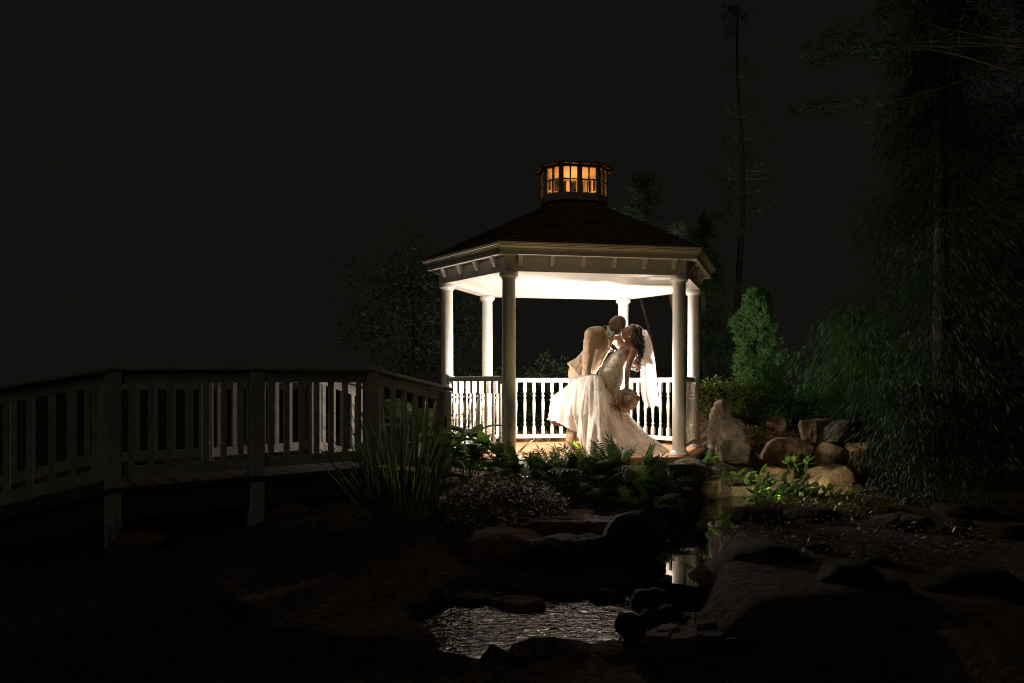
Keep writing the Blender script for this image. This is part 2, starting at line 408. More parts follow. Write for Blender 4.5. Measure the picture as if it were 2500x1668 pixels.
# roof: six shingled slopes up to the cupola
EZ, TZ = 2.75, 3.44
def roofv(t):
    e = hexv(.262); top = [Vector(p + (0,)) for p in ((-.21, -.33), (.21, -.33), (.45, 0), (.21, .33), (-.21, .33), (-.45, 0))]
    return [Vector((a.x + (b.x - a.x) * t, a.y + (b.y - a.y) * t, EZ + (TZ - EZ) * t)) for a, b in zip(e, top)]
NROW = 15
for i in range(6):
    a0, b0 = roofv(0)[i], roofv(0)[(i + 1) % 6]; a1, b1 = roofv(1)[i], roofv(1)[(i + 1) % 6]
    dn = Vector((0, 0, -.03))
    sl = MB().add([a0, b0, b1, a1, a0 + dn, b0 + dn, b1 + dn, a1 + dn], [(0, 1, 2, 3), (7, 6, 5, 4), (0, 4, 5, 1), (1, 5, 6, 2), (2, 6, 7, 3), (3, 7, 4, 0)]).build('roof_slope', M['shingle'], gz)
    nrm = (b0 - a0).cross(a1 - a0).normalized()
    for r in range(NROW):
        t0, t1 = r / NROW, min(1.0, (r + 1.18) / NROW)
        p0, q0 = roofv(t0)[i], roofv(t0)[(i + 1) % 6]; p1, q1 = roofv(t1)[i], roofv(t1)[(i + 1) % 6]
        ln = (q0 - p0).length; nt = max(2, int(ln / .17)); mb = MB(); off = .5 if r % 2 else 0
        cuts = [0.0] + [min(1, max(0, (k + off + random.uniform(-.08, .08)) / nt)) for k in range(1, nt)] + [1.0]
        for k in range(nt):
            s0, s1 = cuts[k] + .006, cuts[k + 1] - .006
            h = random.uniform(.010, .018)
            lo0 = p0 + (q0 - p0) * s0; lo1 = p0 + (q0 - p0) * s1; hi0 = p1 + (q1 - p1) * s0; hi1 = p1 + (q1 - p1) * s1
            mb.add([lo0 + nrm * .002, lo1 + nrm * .002, lo1 + nrm * h, lo0 + nrm * h, hi0 + nrm * .002, hi1 + nrm * .002],
                   [(0, 1, 2, 3), (3, 2, 5, 4), (0, 3, 4), (1, 5, 2)])
        mb.build('shingle_course', M['shingle'], sl)
# cupola: elongated octagon with lit windows
def octv(o):
    k = .414 * o
    P_ = ((-.23 - k, -.30 - o), (.23 + k, -.30 - o), (.39 + o, -.135 - k), (.39 + o, .135 + k), (.23 + k, .30 + o), (-.23 - k, .30 + o), (-.39 - o, .135 + k), (-.39 - o, -.135 - k))
    return [Vector(p + (0,)) for p in P_]
def cap_poly(z0, z1, o, vf=octv, flip=False):
    p = vf(o); k = len(p)
    return MB().add([Vector((q.x, q.y, z0)) for q in p] + [Vector((q.x, q.y, z1)) for q in p],
                    [tuple(range(k))[::-1], tuple(range(k, 2 * k))] + [(j, (j + 1) % k, k + (j + 1) % k, k + j) for j in range(k)])
cu = cap_poly(3.40, 3.50, -.03).build('cupola', M['cupola'], gz)
mg, Ng, Lg, Pg = nodes('window_glass')
tr = Ng.new('ShaderNodeBsdfTransparent'); gl = Ng.new('ShaderNodeBsdfGlossy'); gl.inputs['Roughness'].default_value = .05
mx = Ng.new('ShaderNodeMixShader'); fr = Ng.new('ShaderNodeFresnel'); fr.inputs[0].default_value = 1.45
tr.inputs[0].default_value = (.95, .93, .88, 1)
Lg.new(fr.outputs[0], mx.inputs[0]); Lg.new(tr.outputs[0], mx.inputs[1]); Lg.new(gl.outputs[0], mx.inputs[2]); Lg.new(mx.outputs[0], Ng['Material Output'].inputs[0])
M['glass'] = mg
Z0, Z1 = 3.50, 3.925
PZ = [(3.585, 3.735), (3.752, 3.897)]
for i in range(8):
    p, q = octv(0)[i], octv(0)[(i + 1) % 8]; d = q - p; L_ = d.length; d.normalize(); nrm = Vector((d.y, -d.x, 0))
    nw = 2 if i in (0, 4) else 1
    edges = []                       # pane spans along the wall
    if nw == 2: base = [(.026, .106), (.121, .201)]; edges = base + [(L_ - b, L_ - a) for a, b in base[::-1]]
    else:
        m_ = L_ / 2; pw = min(.074, L_ / 2 - .032); edges = [(m_ - .011 - pw, m_ - .011), (m_ + .011, m_ + .011 + pw)]
    th = .014
    def slab(x0, x1, z0, z1, o0=-th, o1=th):
        V = [p + d * x + nrm * o_ + Vector((0, 0, z)) for z in (z0, z1) for o_ in (o0, o1) for x in (x0, x1)]
        return V, [(0, 1, 3, 2), (4, 6, 7, 5), (0, 4, 5, 1), (2, 3, 7, 6), (0, 2, 6, 4), (1, 5, 7, 3)]
    wl = MB()
    e = 0.002
    wl.add(*slab(0, L_, Z0 - .01, PZ[0][0])); wl.add(*slab(0, L_, PZ[1][1], Z1))
    xs = [0.0] + [t for ab in edges for t in ab] + [L_]
    for k in range(0, len(xs), 2): wl.add(*slab(xs[k], xs[k + 1], PZ[0][0], PZ[1][1]))
    for (x0, x1) in edges: wl.add(*slab(x0, x1, PZ[0][1], PZ[1][0], -th * .7, th * .7))
    wl.build('cupola_wall', M['cupola'], cu)
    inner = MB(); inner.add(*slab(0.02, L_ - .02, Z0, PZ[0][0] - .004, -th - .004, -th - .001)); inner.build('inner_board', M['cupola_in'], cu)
    # inside casing strips, so that the far walls read as lit frames
    ins = MB()
    for k in range(0, len(xs), 2):
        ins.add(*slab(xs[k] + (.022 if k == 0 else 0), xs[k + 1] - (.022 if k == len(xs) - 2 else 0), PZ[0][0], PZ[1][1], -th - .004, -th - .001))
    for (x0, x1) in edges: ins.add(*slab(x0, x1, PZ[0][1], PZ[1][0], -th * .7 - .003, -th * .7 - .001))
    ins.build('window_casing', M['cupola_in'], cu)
    for (x0, x1) in edges:
        for z0, z1 in PZ:
            MB().add(*slab(x0, x1, z0, z1, -.002, .002)).build('pane', M['glass'], cu)
cap_poly(3.905, 3.925, -.02).build('cupola_ceiling', M['cupola_in'], cu)
cap_poly(3.505, 3.512, -.02).build('cupola_floor', M['cupola_in'], cu)
for i in range(8):
    side_loft(i, [(.0, 3.926), (.058, 3.918), (.074, 3.918), (.074, 3.944), (.0, 3.975)], octv).build('cupola_eave', M['cupola_roof'], cu)
top = octv(.070); ap = octv(-.27)
MB().add([Vector((q.x, q.y, 3.946)) for q in top] + [Vector((q.x * .5, q.y * .3, 4.04)) for q in octv(-.1)],
         [(j, (j + 1) % 8, 8 + (j + 1) % 8, 8 + j) for j in range(8)] + [tuple(range(8, 16)), tuple(range(8))[::-1]]).build('cupola_roof', M['shingle'], cu)
# lamp inside the cupola
bu = MB().ball((0, 0, 0), .022, 12, 8)
cl = thing('cupola_lamp', 'small warm bulb glowing inside the cupola windows', 'lamp', tuple(G2W(0, 0, 3.512)))
me_, Ne, Le, Pe = nodes('bulb_glow'); Pe.inputs['Emission Color'].default_value = (1, .56, .22, 1); Pe.inputs['Emission Strength'].default_value = 12; Pe.inputs['Base Color'].default_value = (.8, .5, .2, 1)
MB().lathe([(.028, 0), (.028, .01), (.012, .018), (.012, .05)], 12).build('lamp_socket', M['cupola_roof'], cl)
bu.build('bulb', me_, cl, True, loc=(0, 0, .07))
ld = bpy.data.lights.new('bulb_light', 'POINT'); ld.energy = CUPOLA_POWER; ld.color = (1, .52, .19); ld.shadow_soft_size = .03
lo = bpy.data.objects.new('bulb_light', ld); COL.objects.link(lo); lo.parent = cl; lo.location = (0, 0, .13)
# railings
def baluster_mesh(h=.76):
    mb = MB(); s = .021
    mb.box(-s, s, -s, s, 0, .155 * h); mb.box(-s, s, -s, s, .80 * h, h)
    pr = [(.020, .155), (.024, .165), (.017, .18), (.012, .20), (.022, .235), (.014, .25), (.0135, .27), (.017, .36), (.0215, .50), (.0225, .58), (.018, .66), (.013, .705), (.0225, .725), (.0225, .74), (.013, .755), (.018, .785), (.021, .80)]
    mb.lathe([(r, z * h) for r, z in pr], 14)
    return mb.mesh(False)
bal = baluster_mesh()
hv = hexv(0)
for i in (1, 2, 3, 4, 5):
    p, q = hv[i], hv[(i + 1) % 6]; d = q - p; L_ = d.length; d.normalize()
    a, b = p + d * .06, q - d * .06; n2 = Vector((d.y, -d.x, 0))
    rl = MB(); zt = DECK + .905
    prof = [(-.03, zt - .06), (.03, zt - .06), (.034, zt - .03), (.028, zt - .006), (.0, zt), (-.028, zt - .006), (-.034, zt - .03)]
    V = [e + n2 * o_ + Vector((0, 0, z)) for e in (a, b) for o_, z in prof]; k = len(prof)
    rl.add(V, [(j, (j + 1) % k, k + (j + 1) % k, k + j) for j in range(k)] + [tuple(range(k))[::-1], tuple(range(k, 2 * k))])
    top = rl.build('top_rail', M['white'], gz)
    bot = MB().bar(a + Vector((0, 0, DECK + .085)), b + Vector((0, 0, DECK + .085)), .05, .055).build('bottom_rail', M['white'], gz); bevel(bot, .006, 2)
    for e in (a, b):
        MB().bar(e - d * .0 + Vector((0, 0, zt - .09)), e + Vector((0, 0, zt + .004)), .085, .085, (d.x, d.y, 0)).build('rail_collar', M['white'], top)
    nb = max(4, round((L_ - .16) / .127)); sp = (L_ - .16) / nb
    for k in range(nb):
        c = p + d * (.08 + sp * (k + .5))
        obj('baluster', bal, M['white'], top, loc=(c.x, c.y, DECK + .10), rot=(0, 0, math.atan2(d.y, d.x)))

# ------------------------------------------------------------------ flash behind the couple, garden uplight and added fill spots
M['black'] = mat_simple('black_metal', (.02, .02, .02), (.03, .03, .03), 9, .45)
def flash(label, p, h, power):
    fl = thing('studio_flash', label, 'flash', p)
    MB().tube([(0, 0, .06), (0, 0, h - .12)], .011, 8).build('stand_pole', M['black'], fl)
    for k in range(3):
        a = k * 2.094 + 1.2; MB().tube([(0, 0, .12), (.07 * math.cos(a), .07 * math.sin(a), .008)], .006, 6).build('leg', M['black'], fl)
    MB().lathe([(.026, h - .14), (.03, h - .135), (.03, h - .085), (.022, h - .08)], 16).build('flash_body', M['black'], fl)
    ld = bpy.data.lights.new('flash_light', 'POINT'); ld.energy = power; ld.color = (1, .89, .78); ld.shadow_soft_size = .055
    lo = bpy.data.objects.new('flash_light', ld); COL.objects.link(lo); lo.parent = fl; lo.location = (0, 0, h)
flash('small bare flash head on a thin stand hidden behind the couple', (1.22, 9.10, DECK), 1.0, FLASH_POWER)
flash('small bare flash head on a thin stand hidden behind the left front column', (-.012, 8.15, DECK), .70, FLASH2_POWER)

def garden_light(label, p, aim, power, cone, col, zoff=.0):
    base = Vector((p[0], p[1], ground_z(*p) + zoff)); t = thing('garden_spotlight', label, 'spotlight', base)
    d = (Vector(aim) - base - Vector((0, 0, .12))).normalized()
    MB().tube([(0, 0, -.05), (0, 0, .09)], .008, 8).build('spike', M['black'], t)
    MB().tube([Vector((0, 0, .12)) - d * .05, Vector((0, 0, .12)) + d * .03], [.02, .03], 14).build('lamp_housing', M['black'], t)
    ld = bpy.data.lights.new('spot_light', 'SPOT'); ld.energy = power; ld.color = col; ld.shadow_soft_size = .025; ld.spot_size = R(cone); ld.spot_blend = .7
    lo = bpy.data.objects.new('spot_light', ld); COL.objects.link(lo); lo.parent = t; lo.location = Vector((0, 0, .12)) + d * .05
    lo.rotation_mode = 'QUATERNION'; lo.rotation_quaternion = Vector((0, 0, -1)).rotation_difference(d)
garden_light('small black uplight behind the ferns, aimed at the gazebo eaves', (.62, 6.98), (.95, 7.45, 2.6), GARDEN_POWER, 120, (1, .72, .26), .06)
garden_light('small added fill spotlight behind the deck front ferns, aimed along the deck at the boulders', (1.02, 7.02), (2.9, 8.1, .95), ROCK_FILL_POWER, 105, (1, .80, .50), .16)
garden_light('small added fill spotlight hidden among the leafy water plants, aimed up the bank', (2.62, 6.50), (2.95, 8.3, 1.35), BANK_FILL_POWER, 128, (1, .86, .62), .0)

# ------------------------------------------------------------------ bridge
br = thing('footbridge', 'low arched wooden footbridge with plain picket railings left of the gazebo', 'bridge', (-1.9, 6.3, 0))
OB = Vector((-1.9, 6.3, 0))
near = [(-3.86, 4.59, .25), (-2.99, 5.13, .455), (-2.12, 5.67, .47), (-1.30, 6.30, .475), (-.70, 7.07, .285)]
far = [(-4.55, 5.6, .25), (-3.72, 6.22, .455), (-2.93, 6.55, .47), (-2.12, 7.32, .475), (-1.66, 7.95, .285)]
def picket_rail(pts, outer):
    for k, (x, y, z) in enumerate(pts):
        c = Vector((x, y, 0)) - OB
        nx = Vector(pts[min(k + 1, 4)][:2]) - Vector(pts[max(k - 1, 0)][:2]); ang = math.atan2(nx.y, nx.x)
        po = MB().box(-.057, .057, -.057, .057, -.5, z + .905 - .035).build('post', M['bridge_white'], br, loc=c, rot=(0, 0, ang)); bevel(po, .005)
    for k in range(4):
        a = Vector((pts[k][0], pts[k][1], pts[k][2])) - OB; b = Vector((pts[k + 1][0], pts[k + 1][1], pts[k + 1][2])) - OB
        d = (b - a); hd = Vector((d.x, d.y, 0)); L_ = hd.length; hdn = hd.normalized()
        ex = hdn * .03
        up = Vector((0, 0, 1))
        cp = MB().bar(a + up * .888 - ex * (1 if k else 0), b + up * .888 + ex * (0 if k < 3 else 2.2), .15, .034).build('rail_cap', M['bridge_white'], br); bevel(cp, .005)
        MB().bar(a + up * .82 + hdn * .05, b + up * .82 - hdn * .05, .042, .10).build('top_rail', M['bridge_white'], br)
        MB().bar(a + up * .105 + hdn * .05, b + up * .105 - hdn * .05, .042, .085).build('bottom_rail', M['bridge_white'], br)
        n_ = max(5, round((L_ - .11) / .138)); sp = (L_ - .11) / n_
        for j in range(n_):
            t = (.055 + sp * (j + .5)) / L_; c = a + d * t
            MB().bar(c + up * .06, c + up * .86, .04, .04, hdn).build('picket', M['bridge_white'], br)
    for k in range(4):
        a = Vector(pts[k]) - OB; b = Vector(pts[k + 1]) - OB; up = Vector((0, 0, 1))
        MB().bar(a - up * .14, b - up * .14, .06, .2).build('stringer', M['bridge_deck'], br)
picket_rail(near, -1); picket_rail(far, 1)
for k in range(4):
    a0, a1 = Vector(near[k]) - OB, Vector(near[k + 1]) - OB; b0, b1 = Vector(far[k]) - OB, Vector(far[k + 1]) - OB
    L_ = (a1 - a0).length; n_ = int(L_ / .145)
    for j in range(n_):
        t0, t1 = (j + .03) / n_, (j + .97) / n_
        q = [a0 + (a1 - a0) * t0, a0 + (a1 - a0) * t1, b0 + (b1 - b0) * t1, b0 + (b1 - b0) * t0]
        ov = (q[0] - q[3]).normalized() * .07
        q = [q[0] + ov, q[1] + ov, q[2] - ov, q[3] - ov]; dz = Vector((0, 0, random.uniform(-.002, .002)))
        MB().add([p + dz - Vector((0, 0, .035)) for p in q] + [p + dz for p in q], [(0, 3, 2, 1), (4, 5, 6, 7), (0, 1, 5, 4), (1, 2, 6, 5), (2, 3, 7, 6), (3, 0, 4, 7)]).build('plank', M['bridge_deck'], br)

# ------------------------------------------------------------------ stones
def disp(v, seed, amp, sc_):
    p = v * sc_ + Vector((seed * 7.3, seed * 3.1, seed * 1.7))
    return amp * (noise.fractal(p, 1.0, 2.1, 5) * .75 + abs(noise.noise(p * .6)) * .5)
def stone(name, label, c, size, mat, seed=0, rot=0, tilt=(0, 0), flat=0.0, cuts=7, amp=.16, group=None, sub=4):
    bm = bmesh.new(); bmesh.ops.create_icosphere(bm, subdivisions=sub, radius=1.0)
    r_ = random.Random(seed * 31 + 5); pl = []
    for k in range(cuts):
        nv = Vector((r_.gauss(0, 1), r_.gauss(0, 1), r_.gauss(0, .7))).normalized(); pl.append((nv, r_.uniform(.62, .88)))
    if flat: pl.append((Vector((r_.uniform(-.08, .08), r_.uniform(-.08, .08), 1)).normalized(), 1 - flat))
    for v in bm.verts:
        p = v.co.copy()
        for nv, h in pl:
            e = p.dot(nv) - h
            if e > 0: p -= nv * e * .93
        p += v.co.normalized() * (disp(v.co, seed, amp, 1.7) + .07 * abs(noise.noise(v.co * 3.3 + Vector((seed, 0, 0)))) + .05 * noise.fractal(v.co * 7 + Vector((0, seed, 0)), 1.0, 2.2, 4))
        v.co = Vector((p.x * size[0], p.y * size[1], p.z * size[2]))
    me = bpy.data.meshes.new(name); bm.to_mesh(me); bm.free()
    o = obj(name, me, mat, None, loc=c, rot=(tilt[0], tilt[1], rot), smooth=True)
    tag(o, label, 'rock', group); return o
def slab_stone(name, label, c, size, mat, seed=0, rot=0, tilt=(0, 0), flat=0):
    r_ = random.Random(seed * 17 + 3); k = r_.randint(6, 8); an = sorted(2 * PI * (j + r_.uniform(-.32, .32)) / k for j in range(k)); pol = [(math.cos(a) * r_.uniform(.82, 1.12), math.sin(a) * r_.uniform(.82, 1.12)) for a in an]
    ns = 8; ring = []
    for j in range(k):
        p, q = pol[j], pol[(j + 1) % k]
        for s in range(ns): t = s / ns; ring.append((p[0] + (q[0] - p[0]) * t, p[1] + (q[1] - p[1]) * t))
    lv = [(-1, .80), (-.7, .93), (-.2, .98), (.3, 1.0), (.7, .985), (.92, .955), (1.0, .90), (1.02, .70), (1.03, .45), (1.03, .2)]; n_ = len(ring); V = []
    sx, sy = r_.uniform(-.12, .12), r_.uniform(-.12, .12)
    for z, s in lv:
        for x, y in ring:
            P = Vector((x * s, y * s, z + (sx * x * s + sy * y * s) * (1 if z > .5 else .3)))
            q = Vector((P.x * size[0], P.y * size[1], P.z * size[2])); w_ = q * 9 + Vector((seed * 3.3, seed, 0))
            h = min(size) * (.22 * noise.fractal(w_, 1.0, 2.1, 5) + .18 * math.floor(2.5 * noise.noise(q * 4 + Vector((seed, 0, 0)))) * .5)
            q += Vector((x * .7, y * .7, .9 if z > .9 else .1)).normalized() * h; V.append(q)
    V.append(Vector((0, 0, size[2] * 1.03))); f = [(i * n_ + j, i * n_ + (j + 1) % n_, (i + 1) * n_ + (j + 1) % n_, (i + 1) * n_ + j) for i in range(len(lv) - 1) for j in range(n_)]
    f += [((len(lv) - 1) * n_ + j, (len(lv) - 1) * n_ + (j + 1) % n_, len(V) - 1) for j in range(n_)]; f.append(tuple(range(n_))[::-1])
    o = obj(name, mesh_from(V, f), mat, None, loc=c, rot=(tilt[0], tilt[1], rot)); return tag(o, label, 'rock')
def sil_stone(name, label, rows, Y, depth, mat, seed=1, box=2.6, skew=0.0, amp=.05, fs=4.0, conv=r6, turn=0.0, rough=0.0, facets=7):
    """a boulder with real depth whose outline follows rows of (y, left x, right x)"""
    rows = sorted(rows); m, n_ = 34, 56; ys = np.linspace(rows[0][0], rows[-1][0], m)
    xl = np.interp(ys, [r[0] for r in rows], [r[1] for r in rows]); xr = np.interp(ys, [r[0] for r in rows], [r[2] for r in rows])
    top = conv((xl[0] + xr[0]) / 2, ys[0], Y); V = []; base = conv((xl[-1] + xr[-1]) / 2, ys[-1], Y)
    e0, e1 = conv(min(xl), ys[0], Y), conv(max(xr), ys[-1], Y); CX = (e0.x + e1.x) / 2; HW = (e1.x - e0.x) / 2; CZ = (e0.z + e1.z) / 2; HH = (e0.z - e1.z) / 2
    pr = random.Random(seed * 13 + 1); planes = []
    for k in range(facets):
        nv = Vector((pr.uniform(-1, 1), -abs(pr.gauss(.6, .5)), pr.uniform(-.3, 1.0))).normalized(); planes.append((nv, pr.uniform(.58, .92)))
    for i in range(m):
        a = conv(xl[i], ys[i], Y); b = conv(xr[i], ys[i], Y); t = i / (m - 1)
        cx = (a.x + b.x) / 2; hw = (b.x - a.x) / 2; hd = depth * (.30 + .70 * min(1, (t * 2.2) ** .6))
        for k in range(n_):
            th = 2 * PI * k / n_; cc, ss = math.cos(th), math.sin(th)
            rr = (abs(cc) ** box + abs(ss) ** box) ** (-1 / box); u_, v_ = rr * cc * hw, rr * ss * hd
            u_, v_ = (u_ * math.cos(turn) - v_ * math.sin(turn)), (u_ * math.sin(turn) + v_ * math.cos(turn))
            ext = 1e-6 + ((abs(hw * math.cos(turn)) ** (box / (box - 1)) + abs(hd * math.sin(turn)) ** (box / (box - 1))) ** ((box - 1) / box))
            p = Vector((cx + hw * u_ / ext, Y + depth * .3 + v_ + skew * (hw * u_ / ext), a.z))
            dd = disp(p, seed, amp, fs); nrm = Vector((cc * .6, ss, .2))
            if rough: dd += rough * (abs(noise.noise(p * 9 + Vector((seed, 0, 0)))) * 1.2 + .5 * noise.noise(p * 22)) * (1 if cc > -.85 else .35)
            q = p + nrm.normalized() * (dd - amp * .3)
            w_ = Vector(((q.x - CX) / HW, (q.y - Y - depth * .3) / depth, (q.z - CZ) / HH))
            for nv, h in planes:
                e_ = w_.dot(nv) - h
                if e_ > 0: w_ -= nv * e_ * .9
            V.append(Vector((CX + w_.x * HW, Y + depth * .3 + w_.y * depth, CZ + w_.z * HH)) - base)
    f = [(i * n_ + k, (i + 1) * n_ + k, (i + 1) * n_ + (k + 1) % n_, i * n_ + (k + 1) % n_) for i in range(m - 1) for k in range(n_)]
    f.append(tuple(range(n_))); f.append(tuple((m - 1) * n_ + k for k in range(n_))[::-1])
    me = mesh_from(V, f, True)
    return tag(obj(name, me, mat, None, loc=base), label, 'rock')
sil_stone('standing_stone', 'tall upright grey stone with a pale left face beside the gazebo',
          [(66, 500, 540), (100, 472, 572), (150, 444, 590), (190, 420, 596), (240, 412, 604), (268, 410, 690), (320, 406, 712), (370, 402, 700), (450, 396, 730), (540, 394, 780), (610, 396, 826), (660, 412, 870), (720, 470, 900), (790, 520, 900)],
          8.25, .17, M['rock_grey'], 2, 5.0, 0, .05, 5, turn=.38, rough=.055, facets=0)
sil_stone('boulder', 'rounded brown boulder with a smooth top behind the leafy water plants',
          [(455, 1130, 1290), (470, 1070, 1360), (500, 1025, 1430), (560, 985, 1500), (640, 958, 1535), (720, 955, 1530), (780, 985, 1500), (830, 1000, 1480)], 8.25, .36, M['rock_brown'], 3, 2.2, 0, .035, 4, rough=.03, facets=2)
sil_stone('boulder', 'flat-topped tan boulder sitting on the mulch bank under the juniper',
          [(190, 1150, 1240), (208, 1000, 1262), (235, 925, 1280), (290, 888, 1295), (340, 868, 1300), (385, 870, 1295), (430, 880, 1280)], 10.0, .3, M['rock_tan'], 5, 2.8, .1, .05, 4, turn=.3, rough=.03)
sil_stone('boulder', 'pointed orange-brown rock under the weeping branches',
          [(500, 1600, 1650), (535, 1550, 1730), (590, 1520, 1820), (650, 1490, 1860), (740, 1462, 1870), (800, 1455, 1870)], 7.95, .26, M['rock_tan'], 8, 3.6, .1, .05, 4, turn=.3, rough=.04, facets=16)
sil_stone('boulder', 'broad sloping tan rock with a sharp lower edge above the leafy plants',
          [(738, 1520, 1810), (760, 1440, 1880), (800, 1410, 1910), (850, 1375, 1925), (920, 1350, 1935), (980, 1340, 1940), (1060, 1346, 1940), (1120, 1360, 1930)], 7.25, .3, M['rock_tan'], 11, 3.6, .15, .045, 3.5, turn=.25, rough=.035, facets=16)
sil_stone('boulder', 'small pale smooth stone wedged beside the broad sloping rock',
          [(868, 1265, 1340), (885, 1240, 1370), (930, 1235, 1378), (985, 1250, 1370), (1020, 1260, 1360)], 7.2, .1, M['rock_grey'], 12, 2.2, 0, .02, 4)
sil_stone('boulder', 'lichened grey rock half hidden behind the weeping branches',
          [(255, 1660, 1760), (275, 1610, 1820), (310, 1585, 1850), (360, 1570, 1870), (430, 1560, 1880), (500, 1555, 1880)], 9.0, .3, M['rock_grey'], 13, 2.4, 0, .05, 4)
sil_stone('boulder', 'smooth dark stone among the yellow-green creeping plants',
          [(1060, 1690, 1790), (1080, 1650, 1830), (1130, 1625, 1870), (1190, 1640, 1890), (1240, 1680, 1890), (1290, 1700, 1880)], 6.25, .16, M['rock_dark'], 14, 2.2, 0, .02, 3)
sil_stone('flat_stone', 'pale flat-topped stone against the gazebo base by the front column',
          [(662, 150, 270), (685, 60, 350), (720, 30, 368), (750, 20, 360), (800, 30, 320), (850, 40, 300)], 7.30, .16, M['rock_grey'], 15, 3, .1, .03, 5, turn=.3, rough=.02)
sil_stone('boulder', 'round mossy stone below the standing stone',
          [(745, 420, 480), (770, 395, 515), (820, 375, 540), (870, 380, 545), (920, 400, 540)], 7.6, .12, M['moss_rock'], 16, 2.2, 0, .02, 5)
sil_stone('boulder', 'upright mossy stone standing in the stream edge',
          [(1052, 30, 90), (1075, 10, 120), (1130, 0, 135), (1190, -8, 140), (1260, -5, 140), (1330, 0, 130)], 6.35, .11, M['moss_rock'], 17, 2.4, 0, .02, 5)
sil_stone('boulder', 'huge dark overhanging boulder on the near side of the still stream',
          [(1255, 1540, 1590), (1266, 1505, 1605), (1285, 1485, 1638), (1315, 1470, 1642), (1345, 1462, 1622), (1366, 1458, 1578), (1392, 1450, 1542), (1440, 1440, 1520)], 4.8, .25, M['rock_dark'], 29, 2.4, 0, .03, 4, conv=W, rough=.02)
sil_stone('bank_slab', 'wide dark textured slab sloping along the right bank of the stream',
          [(1335, 1850, 1900), (1352, 1825, 1960), (1378, 1778, 2000), (1406, 1734, 2030), (1434, 1695, 2050), (1462, 1668, 2060), (1500, 1640, 2060), (1540, 1660, 2050)], 4.15, .42, M['rock_dark'], 41, 2.6, .2, .035, 6, conv=W, rough=.035)
